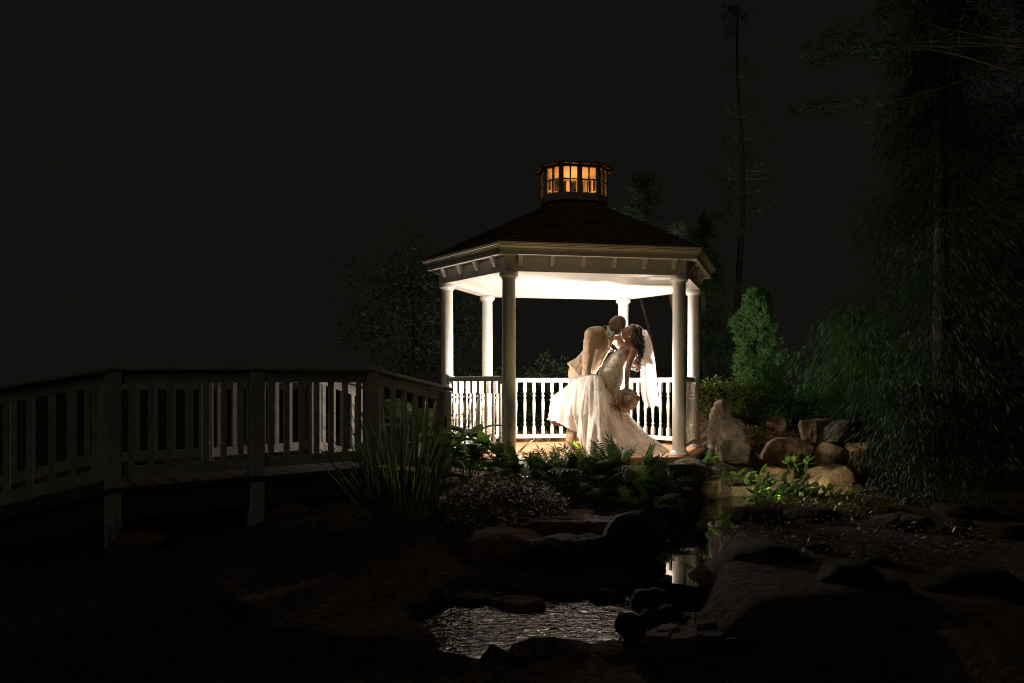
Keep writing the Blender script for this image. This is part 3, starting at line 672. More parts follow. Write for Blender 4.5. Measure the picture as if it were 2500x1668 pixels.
S = [
 ('flat_stone', 'layered mossy ledge stone under the pale flat-topped stone', (1665, 1160, 7.0), (.27, .18, .11), 'moss_rock', 21, .1, .35),
 ('flat_stone', 'flat brown stone lying between the ferns and the layered ledge', (1572, 1168, 6.95), (.26, .2, .07), 'rock_brown', 22, .3, .4),
 ('flat_stone', 'thin tilted slab leaning over the stream below the layered ledge', (1645, 1200, 6.7), (.2, .14, .045), 'rock_brown', 23, -.2, .3),
 ('flat_stone', 'rounded mossy block carrying the thin tilted slab', (1612, 1222, 6.55), (.2, .15, .12), 'moss_rock', 24, .4, .3),
 ('flat_stone', 'low dark stone at the stream edge under the standing stone', (1715, 1190, 7.4), (.22, .14, .09), 'moss_rock', 25, .1, .2),
 ('flat_stone', 'submerged pale stone below the fern tuft in the stream', (1810, 1197, 7.6), (.22, .12, .06), 'moss_rock', 26, .0, .3),
 ('ledge_stone', 'long flat ledge slab with a cracked top over the dark hollow', (1440, 1296, 5.25), (.48, .26, .09), 'rock_brown', 27, .04, .45),
 ('ledge_stone', 'smaller slab stepped on top of the long ledge slab', (1395, 1266, 5.6), (.24, .16, .06), 'rock_brown', 28, .1, .4),
 ('boulder', 'sloping dark rock shoulder below the creeping ground cover', (1255, 1340, 4.95), (.36, .3, .16), 'rock_brown', 30, -.3, .2),
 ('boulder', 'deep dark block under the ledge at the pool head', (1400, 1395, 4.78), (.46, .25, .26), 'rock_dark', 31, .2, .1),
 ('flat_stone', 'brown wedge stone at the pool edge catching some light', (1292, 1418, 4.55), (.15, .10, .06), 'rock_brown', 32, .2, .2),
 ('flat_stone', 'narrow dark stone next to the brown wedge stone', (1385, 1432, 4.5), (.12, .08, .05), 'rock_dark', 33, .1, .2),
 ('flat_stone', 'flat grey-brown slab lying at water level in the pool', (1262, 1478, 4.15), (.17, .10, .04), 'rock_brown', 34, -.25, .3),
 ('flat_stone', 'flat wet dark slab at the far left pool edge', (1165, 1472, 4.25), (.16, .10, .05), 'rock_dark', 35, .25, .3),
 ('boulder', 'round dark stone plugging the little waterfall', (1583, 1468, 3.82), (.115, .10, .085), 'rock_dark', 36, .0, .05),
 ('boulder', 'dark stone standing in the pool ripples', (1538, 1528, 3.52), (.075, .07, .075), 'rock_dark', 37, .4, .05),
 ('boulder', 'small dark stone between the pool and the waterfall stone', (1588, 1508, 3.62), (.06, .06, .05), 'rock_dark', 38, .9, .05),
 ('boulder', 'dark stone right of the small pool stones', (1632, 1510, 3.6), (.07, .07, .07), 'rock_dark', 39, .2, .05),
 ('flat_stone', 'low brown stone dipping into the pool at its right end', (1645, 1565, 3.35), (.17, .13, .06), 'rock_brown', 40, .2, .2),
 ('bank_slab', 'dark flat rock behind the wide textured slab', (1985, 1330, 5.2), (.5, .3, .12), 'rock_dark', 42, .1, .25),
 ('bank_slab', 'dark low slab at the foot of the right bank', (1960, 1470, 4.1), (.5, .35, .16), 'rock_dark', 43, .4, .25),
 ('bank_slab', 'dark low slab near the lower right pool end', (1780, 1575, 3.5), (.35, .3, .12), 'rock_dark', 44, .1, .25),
 ('boulder', 'dim brown boulder on the dark ground beneath the footbridge', (333, 1338, 5.0), (.21, .17, .14), 'rock_brown', 45, .5, .1),
 ('boulder', 'low reddish rock in the dark beyond the second bridge post', (705, 1262, 5.75), (.22, .16, .12), 'rock_brown', 46, .1, .2),
 ('angular_rock', 'brown rock wedged between the smooth-topped boulder and the water plants', (1900, 1168, 7.6), (.20, .15, .12), 'rock_brown', 51, .3, .1),
 ('angular_rock', 'tan rock sitting on the mulch right of the flat-topped boulder', (1985, 1052, 9.3), (.24, .2, .15), 'rock_tan', 52, .8, .1),
 ('angular_rock', 'reddish rock half under the drooping conifer above the broad sloping rock', (2095, 1120, 7.9), (.24, .18, .17), 'rock_tan', 53, 1.3, .1),
 ('angular_rock', 'low tan rock at the right foot of the broad sloping rock', (2108, 1212, 7.0), (.2, .15, .10), 'rock_tan', 54, .5, .15),
 ('boulder', 'small tan stone tip at the stream bend', (1712, 1290, 5.55), (.055, .05, .045), 'rock_tan', 47, .3, .1),
]
for nm, lb, (px, py, Y), sz, mt, sd, rt, flt in S:
    (stone if nm == 'boulder' else slab_stone)(nm, lb, W(px, py, Y), sz, M[mt], sd, rt, (0, 0), flt)

rs = random.Random(77)
for k in range(24):
    x, y = rs.uniform(1.75, 4.2), rs.uniform(3.4, 5.7); s = rs.uniform(.06, .17)
    stone('rough_stone', 'rough dark stone lying on the right bank among fallen leaves', (x, y, ground_z(x, y) + s * .1), (s * rs.uniform(.9, 1.5), s, s * rs.uniform(.4, .7)), M['rock_dark'], 100 + k, rs.uniform(0, 3), (0, 0), .15, group='stones on the right bank', sub=3)
for k in range(26):
    if k < 14: x = rs.uniform(-.7, .95); y = pool_edge(x) + rs.uniform(-.06, .12)
    else: x = rs.uniform(-.75, 1.05); y = 3.3 + .10 * math.sin(x * 3.1) + rs.uniform(-.1, .06)
    s = rs.uniform(.035, .09)
    stone('shore_stone', 'small wet stone on the shore of the rippling pool', (x, y, POOL_Z + s * .15), (s * rs.uniform(1, 1.5), s, s * rs.uniform(.5, .8)), M['rock_dark'], 140 + k, rs.uniform(0, 3), (0, 0), .1, group='small stones round the pool', sub=3)

# ------------------------------------------------------------------ people
def mat_skin(name, c1, c2_):
    m = mat_simple(name, c1, c2_, 30, .42, .08, .002, spec=.45)
    P = m.node_tree.nodes['Principled BSDF']; P.inputs['Subsurface Weight'].default_value = .15; P.inputs['Subsurface Radius'].default_value = (.4, .15, .08); P.inputs['Subsurface Scale'].default_value = .02
    return m
M['skin_groom'] = mat_skin('deep_brown_skin', (.095, .046, .027), (.125, .062, .037))
M['skin_bride'] = mat_skin('warm_brown_skin', (.155, .072, .039), (.20, .096, .053))
M['hair'] = mat_simple('dark_hair', (.012, .008, .006), (.035, .02, .013), 40, .35, .3, .003)
M['stubble'] = mat_simple('short_hair', (.05, .03, .02), (.09, .05, .032), 90, .7, .3, .002)
M['beard'] = mat_simple('short_beard', (.016, .010, .008), (.035, .02, .015), 120, .75, .5, .003)
def mat_cloth(name, c, rough=.85, wr=.25, wscale=5, stretch=(1, 1, .45)):
    m, N, L, P = nodes(name)
    col, fac, src = vary(m, N, L, tuple(x * .9 for x in c), c, 6, stretch=stretch)
    L.new(col, P.inputs['Base Color']); P.inputs['Roughness'].default_value = rough; P.inputs['Specular IOR Level'].default_value = .2
    P.inputs['Sheen Weight'].default_value = .15
    n1 = N.new('ShaderNodeTexNoise'); n1.inputs['Scale'].default_value = wscale; n1.inputs['Detail'].default_value = 2; n1.inputs['Distortion'].default_value = 1.2; L.new(src, n1.inputs['Vector'])
    n2 = N.new('ShaderNodeTexNoise'); n2.inputs['Scale'].default_value = 450; L.new(src, n2.inputs['Vector'])
    ad = N.new('ShaderNodeMath'); ad.operation = 'MULTIPLY_ADD'; ad.inputs[1].default_value = .03; L.new(n2.outputs['Fac'], ad.inputs[0]); L.new(n1.outputs['Fac'], ad.inputs[2])
    bump(N, L, P, ad.outputs[0], wr, .05)
    return m
M['suit'] = mat_cloth('tan_suit_wool', (.27, .195, .128), wr=.4, wscale=9)
M['trousers'] = mat_cloth('tan_trouser_wool', (.29, .21, .142), wr=.3)
M['shirt'] = mat_cloth('white_shirt', (.78, .77, .74))
M['mint'] = mat_cloth('mint_satin', (.30, .58, .52), .45)
M['shoe'] = mat_simple('brown_leather', (.07, .035, .02), (.10, .05, .03), 9, .35)
M['sole'] = mat_simple('dark_red_sole', (.05, .02, .015), (.08, .03, .02), 9, .5)

def head_grid(sx=1.0, grow=0.0, jaw=1.0, female=False):
    """head in local axes: x forward, y left, z up; returns (rings, seg, 3) array"""
    nr, ns = 44, 56; P = np.zeros((nr, ns, 3)); D = np.zeros((nr, ns, 3))
    g = lambda a, b: math.exp(-(a * a + b * b))
    for i in range(nr):
        th = PI * (i + .5) / nr; dz = -math.cos(th)
        for k in range(ns):
            ph = 2 * PI * k / ns; dx = math.sin(th) * math.cos(ph); dy = math.sin(th) * math.sin(ph)
            low = sst(-.1, -1, dz)
            x = (.094 if dx > 0 else .104) * dx; y = .076 * dy; z = .120 * dz
            y *= 1 - .30 * low * jaw
            if dx < 0: x *= 1 - .45 * low
            else: x *= 1 + .10 * low
            if dx > 0 and dz < .55:
                f = sst(.2, .75, dx)
                x += f * (.004 * g(dy / .35, (dz - .22) / .10))                 # brow
                x -= f * .011 * (g((dy - .33) / .16, (dz - .05) / .13) + g((dy + .33) / .16, (dz - .05) / .13))
                x += f * .030 * g(dy / .13, (dz + .24) / .13) + f * .012 * g(dy / .10, (dz + .02) / .16)
                x += f * .006 * (g((dy - .14) / .09, (dz + .28) / .08) + g((dy + .14) / .09, (dz + .28) / .08))
                x += f * .012 * g(dy / .28, (dz + .50) / .055) + f * .012 * g(dy / .26, (dz + .62) / .055)   # lips
                x -= f * .004 * g(dy / .3, (dz + .56) / .03)
                x += f * .010 * g(dy / .28, (dz + .86) / .12)
                y += .004 * np.sign(dy) * g((abs(dy) - .6) / .2, (dz + .15) / .2)
            q = Vector((x, y, z)) * sx; q += Vector((dx, dy, dz)) * grow
            P[i, k] = q; D[i, k] = (dx, dy, dz)
    return P, D
def grid_faces(nr, ns):
    f = [(i * ns + k, i * ns + (k + 1) % ns, (i + 1) * ns + (k + 1) % ns, (i + 1) * ns + k) for i in range(nr - 1) for k in range(ns)]
    f.append(tuple(range(ns))[::-1]); f.append(tuple((nr - 1) * ns + k for k in range(ns))); return f
def head_matrix(c, fwd, left):
    fwd = Vector(fwd).normalized(); left = Vector(left); left = (left - fwd * left.dot(fwd)).normalized(); up = fwd.cross(left)
    m = Matrix((fwd, left, up)).transposed().to_4x4(); m.translation = Vector(c); return m
def add_head(mb, mtx, sx, jaw=1.0):
    P, D = head_grid(sx, 0, jaw); nr, ns = P.shape[:2]
    mb.add([mtx @ Vector(p) for p in P.reshape(-1, 3)], grid_faces(nr, ns))
    for s in (-1, 1):                                     # ears
        pts = [mtx @ (Vector((-.012 + .017 * math.cos(a) * (1 if math.sin(a) > -.3 else .8), s * (.074 + .008), .0 + .031 * math.sin(a))) * sx) for a in np.linspace(-2.2, 3.0, 10)]
        mb.capsule(pts, [.0055] * 10, 8)
        mb.ball(mtx @ (Vector((-.010, s * .074, -.002)) * sx), .012, 10, 8)
def shell(name, mtx, sx, grow, cond, mat, parent, jaw=1.0, base=None):
    P, D = head_grid(sx, grow, jaw); nr, ns = P.shape[:2]; inv = []
    f = [q for q in grid_faces(nr, ns)[:-2] if all(cond(*D.reshape(-1, 3)[i]) for i in q)]
    used = sorted({i for q in f for i in q}); mp = {j: i for i, j in enumerate(used)}; V = P.reshape(-1, 3)
    base = base or Vector((0, 0, 0))
    if cond(0, 0, 1): pass
    return obj(name, mesh_from([mtx @ Vector(V[j]) - base for j in used], [tuple(mp[i] for i in q) for q in f], True), mat, parent)
def hand(mb, wrist, palm_c, fwd, side, nrm, curl=.6, s=1.0, thumb=1):
    """palm with four fingers and a thumb; fwd along the fingers, side across the knuckles, nrm out of the palm"""
    fwd, side, nrm = Vector(fwd).normalized(), Vector(side).normalized(), Vector(nrm).normalized()
    mb.capsule([wrist, Vector(wrist).lerp(palm_c, .5), palm_c, palm_c + fwd * .03 * s], [(.022 * s, .016 * s), (.030 * s, .015 * s), (.037 * s, .014 * s), (.036 * s, .012 * s)], 12, side=side)
    for k, (ln) in enumerate((.068, .078, .073, .056)):
        b = palm_c + fwd * .045 * s + side * (-.029 + .0195 * k) * s; pts = [b]; d = fwd.copy()
        for j, l in enumerate((.42, .33, .25)):
            d = (Quaternion(side, curl * (.6 + .35 * j)) @ d) if True else d
            pts.append(pts[-1] + d * ln * l * s)
        mb.capsule(pts, [.0088 * s, .0083 * s, .0075 * s, .0062 * s], 8)
    b = palm_c - side * .032 * s * thumb - fwd * .012 * s
    mb.capsule([b, b - side * .022 * s * thumb + fwd * .022 * s + nrm * .006, b - side * .024 * s * thumb + fwd * .05 * s + nrm * .02], [.012 * s, .0105 * s, .008 * s], 8)

# ---- groom
GB = Vector(W(1418, 1096, 8.7)); GB.z = DECK
groom = tag(thing('person', 'x', 'person', GB), 'man in a tan suit and mint bow tie bending to kiss the bride', 'person')
def loc(mb, o): mb.v = [p - o for p in mb.v]; return mb
hc = W(1507.5, 795, 8.64)
gm = head_matrix(hc, (.80, .10, -.44), (-.10, 1, .1))
neck = W(1487, 810, 8.70); chest = W(1468, 836, 8.70); belly = W(1441, 880, 8.74); hip = W(1420, 925, 8.78)
shN = W(1444, 815, 8.50); elN = W(1436, 868, 8.42); wrN = W(1431, 915, 8.40)
shF = W(1502, 826, 8.88); elF = W(1524, 858, 8.98); wrF = W(1540, 880, 8.80)
hipN = W(1409, 938, 8.66); knN = W(1402, 1012, 8.60); anN = W(1392, 1087, 8.62)
hipF = W(1434, 938, 8.88); knF = W(1450, 1010, 8.86); anF = W(1446, 1083, 8.92)
acr = Vector((shF - shN)).normalized()
body = MB()
add_head(body, gm, 1.06)
body.capsule([hc - Vector((.03, 0, .05)), neck + Vector((-.01, 0, .02)), neck - Vector((.03, 0, .05))], [.06, .062, .07], 16)
body.capsule([neck - Vector((.02, 0, .04)), chest, belly, hip], [(.09, .08), (.17, .115), (.15, .11), (.155, .12)], 18, side=acr)
for a, b, c in ((shN, elN, wrN), (shF, elF, wrF)):
    body.capsule([a, a.lerp(b, .5), b, b.lerp(c, .5), c], [.062, .052, .043, .041, .030], 12)
hand(body, wrN, wrN + Vector((.02, .0, -.06)), (.25, 0, -1), (-.3, -1, 0), (1, 0, .2), .7)
hand(body, wrF, wrF + Vector((.06, -.03, -.02)), (1, -.5, -.2), (0, .3, 1), (-.3, -1, 0), .5)
for a, b, c, tz in ((hipN, knN, anN, -.05), (hipF, knF, anF, -.02)):
    body.capsule([a, a.lerp(b, .5), b, b.lerp(c, .4), c], [.092, .08, .06, .056, .042], 14)
    body.capsule([c + Vector((-.03, 0, -.045)), c + Vector((.06, -.03, -.055)), c + Vector((.15, -.06, -.06))], [.034, .036, .026], 10)
me = remesh(loc(body, GB), .0065, 3)
obj('body', me, M['skin_groom'], groom)
cond_hair = lambda x, y, z: z > .20 - .55 * max(0, -x) + .35 * max(0, x) and not (x > .60 and z < .72)
shell('short_hair', gm, 1.06, .004, cond_hair, M['stubble'], groom, base=GB)
shell('beard', gm, 1.06, .004, lambda x, y, z: z < -.34 and x > -.05 and not (z > -.66 and x > .70 and abs(y) < .28) and z > -.97 or (-.4 < z < -.05 and abs(x - .12) < .12), M['beard'], groom, base=GB)
for s in (-1, 1):
    e = MB(); e.capsule([gm @ (Vector((.087 - .008 * abs(t), s * (.014 + .026 * t), .033 + .006 * math.sin(t * 3))) * 1.06) - GB for t in np.linspace(0, 1, 5)], [.0042] * 5, 6); e.build('eyebrow', M['beard'], groom, True)
    e = MB(); e.capsule([gm @ (Vector((.0835 - .006 * abs(t), s * (.018 + .022 * t), .008 - .004 * math.sin(t * 3.1))) * 1.06) - GB for t in np.linspace(0, 1, 5)], [.0028] * 5, 6); e.build('closed_eye', M['hair'], groom, True)
# jacket
jk = MB(); up = (neck - hip).normalized(); fr_ = Vector((.78, -.62, 0))
jk.capsule([neck + Vector((-.03, .0, -.05)), chest + Vector((-.005, 0, .03)), chest.lerp(belly, .55), belly, hip + Vector((-.01, 0, .07))], [(.13, .095), (.205, .145), (.185, .14), (.18, .142), (.195, .15)], 22, side=acr)
hem = W(1412, 914, 8.75)
jk.tube([belly, hem.lerp(belly, .5), hem + Vector((-.03, 0, 0))], [(.17, .14), (.19, .15), (.215, .165)], 22, side=acr)
jk.capsule([shN.lerp(neck, .45), shN + Vector((0, 0, .0))], [.085, .083], 14); jk.capsule([shF.lerp(neck, .45), shF], [.085, .08], 14)
for a, b, c in ((shN, elN, wrN), (shF, elF, wrF)):
    q = a.lerp(b, .5); e = b.lerp(c, .5)
    pts = []; rad = []
    for t in np.linspace(0, 1, 13):
        p = (a.lerp(b, t * 2) if t < .5 else b.lerp(c, t * 2 - 1)); pts.append(p + Vector((.002 * math.sin(t * 31), 0, 0)))
        rad.append(.088 - .034 * t + .002 * math.sin(t * 41 + 1))
    jk.capsule(pts, rad, 16)
me = remesh(loc(jk, GB), .009, 3)
jacket = obj('jacket', me, M['suit'], groom)
cols = np.empty(len(me.vertices) * 3); me.vertices.foreach_get('co', cols); cols = cols.reshape(-1, 3)
nr_ = np.empty(len(me.vertices) * 3); me.vertices.foreach_get('normal', nr_); nr_ = nr_.reshape(-1, 3)
for i in range(len(cols)):                               # cloth creases as real relief
    p = Vector(cols[i]); k = noise.noise(Vector((p.x * 9 + p.z * 7, p.y * 9, p.z * 15 - p.x * 10))) ; cols[i] += nr_[i] * (.008 * k - .003 * abs(noise.noise(p * 6)))
me.vertices.foreach_set('co', cols.reshape(-1)); me.update()
# shirt front, lapels, bow tie, boutonniere, button, pocket flap: laid on the chest
def on_chest(x, y, dY): return r1(x, y, 8.62 + dY) - GB
def patch(name, pts, mat, parent, th=.006):
    pts = [Vector(p) for p in pts]; k = len(pts); nv = (pts[1] - pts[0]).cross(pts[2] - pts[0]).normalized()
    if nv.y > 0: nv = -nv
    o = MB().add([p + nv * th for p in pts] + [p - nv * th for p in pts], [tuple(range(k)), tuple(range(k, 2 * k))[::-1]] + [(j, k + j, k + (j + 1) % k, (j + 1) % k) for j in range(k)]).build(name, mat, parent)
    return o
from mathutils.bvhtree import BVHTree
jbvh = BVHTree.FromPolygons([v.co for v in me.vertices], [tuple(p.vertices) for p in me.polygons])
camp = Vector((0, 0, CAM_Z)) - GB
def on_jacket(x, y, off=.004):
    t = r1(x, y, 8.7) - GB; d = (t - camp).normalized(); h = jbvh.ray_cast(camp, d)
    if h[0] is None: return t - d * .22
    return h[0] + h[1] * off
def draped(name, poly, mat, parent, off=.006, th=.006, nu=6, nv=10):
    """quad patch (4 corners, r1 pixels) laid on the jacket surface"""
    a, b, c, d = [np.array(p, float) for p in poly]; P = []
    for i in range(nv):
        t = i / (nv - 1); l = a + (d - a) * t; r = b + (c - b) * t
        for j in range(nu): P.append(on_jacket(*(l + (r - l) * j / (nu - 1)), off))
    o = obj(name, mesh_from(P, [(i * nu + j, i * nu + j + 1, (i + 1) * nu + j + 1, (i + 1) * nu + j) for i in range(nv - 1) for j in range(nu - 1)], True), mat, parent)
    m = o.modifiers.new('solid', 'SOLIDIFY'); m.thickness = th; m.offset = 0
    return o
draped('shirt_front', [(880, 400), (985, 560), (950, 800), (865, 900)], M['shirt'], groom, .010)
draped('lapel', [(800, 400), (885, 390), (880, 860), (850, 980)], M['suit'], jacket, .016, .008)
draped('lapel', [(975, 600), (1020, 640), (960, 860), (900, 960)], M['suit'], jacket, .016, .008)
draped('jacket_edge', [(905, 860), (925, 850), (745, 1260), (715, 1260)], M['suit'], jacket, .008, .008)
draped('pocket_flap', [(275, 1125), (345, 1165), (225, 1345), (165, 1300)], M['suit'], jacket, .0005, .003)
MB().ball(on_jacket(745, 1205, .006), (.010, .006, .010), 10, 6).build('button', M['hair'], jacket, True)
col_ = MB()
nk = neck + Vector((.005, 0, -.005))
nd = (hc - Vector((.03, 0, .05)) - neck).normalized()
col_.tube([nk - GB - nd * .03, nk - GB + nd * .018], [.084, .072], 24, cap=False)
o = col_.build('shirt_collar', M['shirt'], groom, True); m = o.modifiers.new('solid', 'SOLIDIFY'); m.thickness = .006
bt = r1(945, 560, 8.50) - GB
bo = MB()
for s in (-1, 1):
    bo.add([bt + Vector((.0, 0, .010)), bt + Vector((.0, 0, -.010)), bt + Vector((s * .05, -.03 * s * .3, -.026)), bt + Vector((s * .052, -.03 * s * .3, .028)), bt + Vector((s * .026, -.022, .0)), bt + Vector((s * .026, .016, .0))],
           [(0, 1, 4), (1, 2, 4), (2, 3, 4), (3, 0, 4), (1, 0, 5), (2, 1, 5), (3, 2, 5), (0, 3, 5)])
bo.ball(bt, (.012, .012, .014), 10, 6)
o = bo.build('bow_tie', M['mint'], groom, True)
M['petal'] = mat_leaf('blush_petals', (.58, .40, .32), (.72, .56, .46), .25, .6, 30, .2)
M['petal_cream'] = mat_leaf('cream_petals', (.68, .56, .45), (.76, .66, .56), .25, .6, 30, .2)
M['petal_pink'] = mat_leaf('dusty_pink_petals', (.52, .27, .22), (.64, .38, .31), .25, .6, 30, .2)
M['leaf_dark'] = mat_leaf('dark_glossy_leaf', (.018, .045, .016), (.05, .10, .03), .25, .35)
bb = MB(); bp = r1(930, 630, 8.48) - GB
for k in range(9):
    bb.ball(bp + Vector((random.uniform(-.03, .03), random.uniform(-.015, .01), random.uniform(-.045, .03))), random.uniform(.010, .018), 8, 6)
bb.build('boutonniere', mat_leaf('sage_greens', (.12, .15, .09), (.30, .32, .22), .2, .6, 40), groom, True)
# trousers and shoes
tr_ = MB()
tr_.capsule([hip + Vector((0, 0, .04)), hip - Vector((0, 0, .05))], [(.165, .13), (.17, .135)], 18, side=acr)
for a, b, c in ((hipN, knN, anN), (hipF, knF, anF)):
    pts = []; rad = []
    for t in np.linspace(0, 1, 15):
        p = a.lerp(b, t * 2) if t < .5 else b.lerp(c, t * 2 - 1); pts.append(p + Vector((0, 0, -.01 if t == 1 else 0)))
        rad.append(.108 - .040 * min(1, t * 1.4) + (.004 * math.sin(t * 60) if t > .8 else 0))
    tr_.capsule(pts, rad, 14)
obj('trousers', remesh(loc(tr_, GB), .010, 3), M['trousers'], groom)
for c, f_ in ((anN, Vector((.95, -.3, 0))), (anF, Vector((.95, -.2, 0)))):
    g0 = Vector((c.x, c.y, DECK)) - GB; sh = MB(); f_.normalize()
    sh.capsule([g0 - f_ * .05 + Vector((0, 0, .045)), g0 + f_ * .05 + Vector((0, 0, .045)), g0 + f_ * .17 + Vector((0, 0, .030))], [(.043, .040), (.045, .042), (.036, .026)], 14, side=Vector((-f_.y, f_.x, 0)))
    s_ = sh.build('shoe', M['shoe'], groom, True)

# ---- bride
BB = Vector(W(1487, 1095, 8.45)); BB.z = DECK
bride = tag(thing('person', 'x', 'person', BB), 'woman in a beaded ivory mermaid gown leaning back to be kissed', 'person')
bh = W(1538.5, 815, 8.56)
bmx = head_matrix(bh, (-.74, -.10, .66), (0.10, -1, -.05))
bneck = W(1534, 849, 8.58); bchest = W(1519, 868, 8.56); bwaist = W(1497, 896, 8.56); bhip = W(1492, 928, 8.54); bseat = W(1496, 944, 8.54)
sN = W(1546, 857, 8.42); eN = W(1532, 902, 8.36); wN = W(1530, 940, 8.34)
sF = W(1524, 852, 8.74); eF = W(1508, 868, 8.80); wF = W(1503, 852, 8.62)
bb_ = MB(); add_head(bb_, bmx, .98, 1.15)
bb_.capsule([bh + Vector((.0, 0, -.05)), W(1534, 838, 8.57), bneck], [.047, .046, .055], 14)
ac2 = (sF - sN).normalized()
bb_.capsule([bneck, bneck.lerp(bchest, .5), bchest, bwaist, bhip, bseat], [(.10, .06), (.13, .08), (.12, .085), (.10, .085), (.10, .085), (.08, .07)], 16, side=ac2)
bb_.capsule([sN.lerp(bneck, .5), sN], [.05, .047], 12); bb_.capsule([sF.lerp(bneck, .5), sF], [.05, .047], 12)
bb_.capsule([sN, sN.lerp(eN, .5), eN, eN.lerp(wN, .45), wN], [.050, .042, .035, .034, .023], 12)
bb_.capsule([sF, sF.lerp(eF, .5), eF, eF.lerp(wF, .5), wF], [.045, .040, .034, .032, .023], 12)
bq_c = W(1528.4, 977, 8.27)
hand(bb_, wN, wN + Vector((-.005, -.005, -.055)), (-.05, -.05, -1), (.9, .5, 0), (-.4, -.9, 0), .75, .92)
hand(bb_, wF, wF + Vector((-.03, -.055, .015)), (-.55, -.75, .25), (.35, .1, .9), (-.9, .4, 0), .35, .92)
# legs under the skirt: one raised, one standing
kR = c2(420, 800, 8.38); aR = c2(215, 1150, 8.48)
bb_.capsule([bseat, bseat.lerp(kR, .5), kR, kR.lerp(aR, .4), aR], [.08, .075, .06, .052, .034], 14)
bb_.capsule([aR, aR + Vector((-.05, -.02, -.02)), aR + Vector((-.11, -.03, -.01))], [.034, .032, .022], 10)
kS = c2(700, 1130, 8.45); aS = c2(690, 1385, 8.5)
bb_.capsule([bseat, bseat.lerp(kS, .5), kS, kS.lerp(aS, .4), aS], [.08, .075, .06, .052, .034], 14)
obj('body', remesh(loc(bb_, BB), .0065, 3), M['skin_bride'], bride)
lp = MB(); lp.capsule([bmx @ (Vector((.104 - .010 * abs(t), .021 * t, -.061)) * .98) - BB for t in np.linspace(-1, 1, 7)], [.004, .006, .007, .006, .007, .006, .004], 8)
lp.build('lips', mat_simple('lip_colour', (.16, .035, .035), (.2, .05, .045), 9, .3), bride, True)
for s in (-1, 1):
    e = MB(); e.capsule([bmx @ (Vector((.086 - .008 * abs(t), s * (.014 + .026 * t), .033 + .006 * math.sin(t * 3))) * .98) - BB for t in np.linspace(0, 1, 5)], [.0036] * 5, 6); e.build('eyebrow', M['hair'], bride, True)
    e = MB(); e.capsule([bmx @ (Vector((.083 - .006 * abs(t), s * (.016 + .026 * t), .008 - .005 * math.sin(t * 3.1))) * .98) - BB for t in np.linspace(0, 1, 5)], [.0036] * 5, 6); e.build('closed_eye', M['hair'], bride, True)
    e = MB(); e.ball(bmx @ (Vector((-.004, s * .083, -.045)) * .98) - BB, .008, 8, 6); e.build('earring', mat_simple('gold_metal', (.8, .6, .25), (.85, .65, .3), 5, .25, Metallic=1.0), bride, True)
# hair: scalp cap and long curls
hairc = MB(); shell('hair_cap', bmx, .98, .016, lambda x, y, z: z > .05 + .75 * max(0, x) - .9 * max(0, -x) and not (x > .45 and z < .66), M['hair'], bride, 1.15, base=BB)
M['hair_tip'] = mat_simple('lighter_curl_tips', (.10, .045, .022), (.24, .12, .06), 30, .4)
def curls(name, mat, n_, seed, tips=False):
    r_ = random.Random(seed); mb = MB()
    for k in range(n_):
        th = r_.uniform(0, 2 * PI); rr = math.sqrt(r_.random())
        st = bmx @ (Vector((-.02 - .075 * r_.random(), .085 * math.cos(th) * (.5 + .5 * rr), .02 + .09 * math.sin(th) * rr)) * 1.0)
        en = c2(r_.uniform(890, 1000), r_.uniform(430, 560), 8.5 + r_.uniform(-.06, .18))
        if tips: st = c2(r_.uniform(930, 1000), r_.uniform(420, 520), 8.55 + r_.uniform(-.02, .15)); en = c2(r_.uniform(890, 985), r_.uniform(560, 680), 8.5 + r_.uniform(.0, .18))
        ph = r_.uniform(0, 6.28); fq = r_.uniform(3.5, 6); am = r_.uniform(.010, .018); pts = []
        for t in np.linspace(0, 1, 22):
            p = st.lerp(en, t) + Vector((.05 * math.sin(t * PI) * (0 if tips else 1), 0, .02 * math.sin(t * PI)))
            p += Vector((math.cos(ph + t * fq * 6.28), math.sin(ph + t * fq * 6.28), .3 * math.sin(ph + t * fq * 6.28))) * am * min(1, t * 4); pts.append(p - BB)
        mb.tube(pts, [.0065 * (1 - .6 * t) for t in np.linspace(0, 1, 22)], 5)
    o = mb.build(name, mat, bride, True); o['kind'] = 'stuff'; return o
curls('curls', M['hair'], 150, 3); curls('curl_tips', M['hair_tip'], 60, 4, True)
def flower5(mb, c, r):
    for k in range(5):
        a = 2 * PI * k / 5; mb.ball(c + Vector((math.cos(a) * r * .7, -.004, math.sin(a) * r * .7)), (r * .5, r * .25, r * .5), 6, 4)
hp = MB()
for x, y in ((1425, 385), (1530, 395), (1555, 400), (1600, 425), (1640, 450)): flower5(hp, r1(x, y, 8.47) - BB, .013 if x == 1530 or x == 1555 else .007)
hp.build('hair_flowers', M['petal_cream'], bride, True)
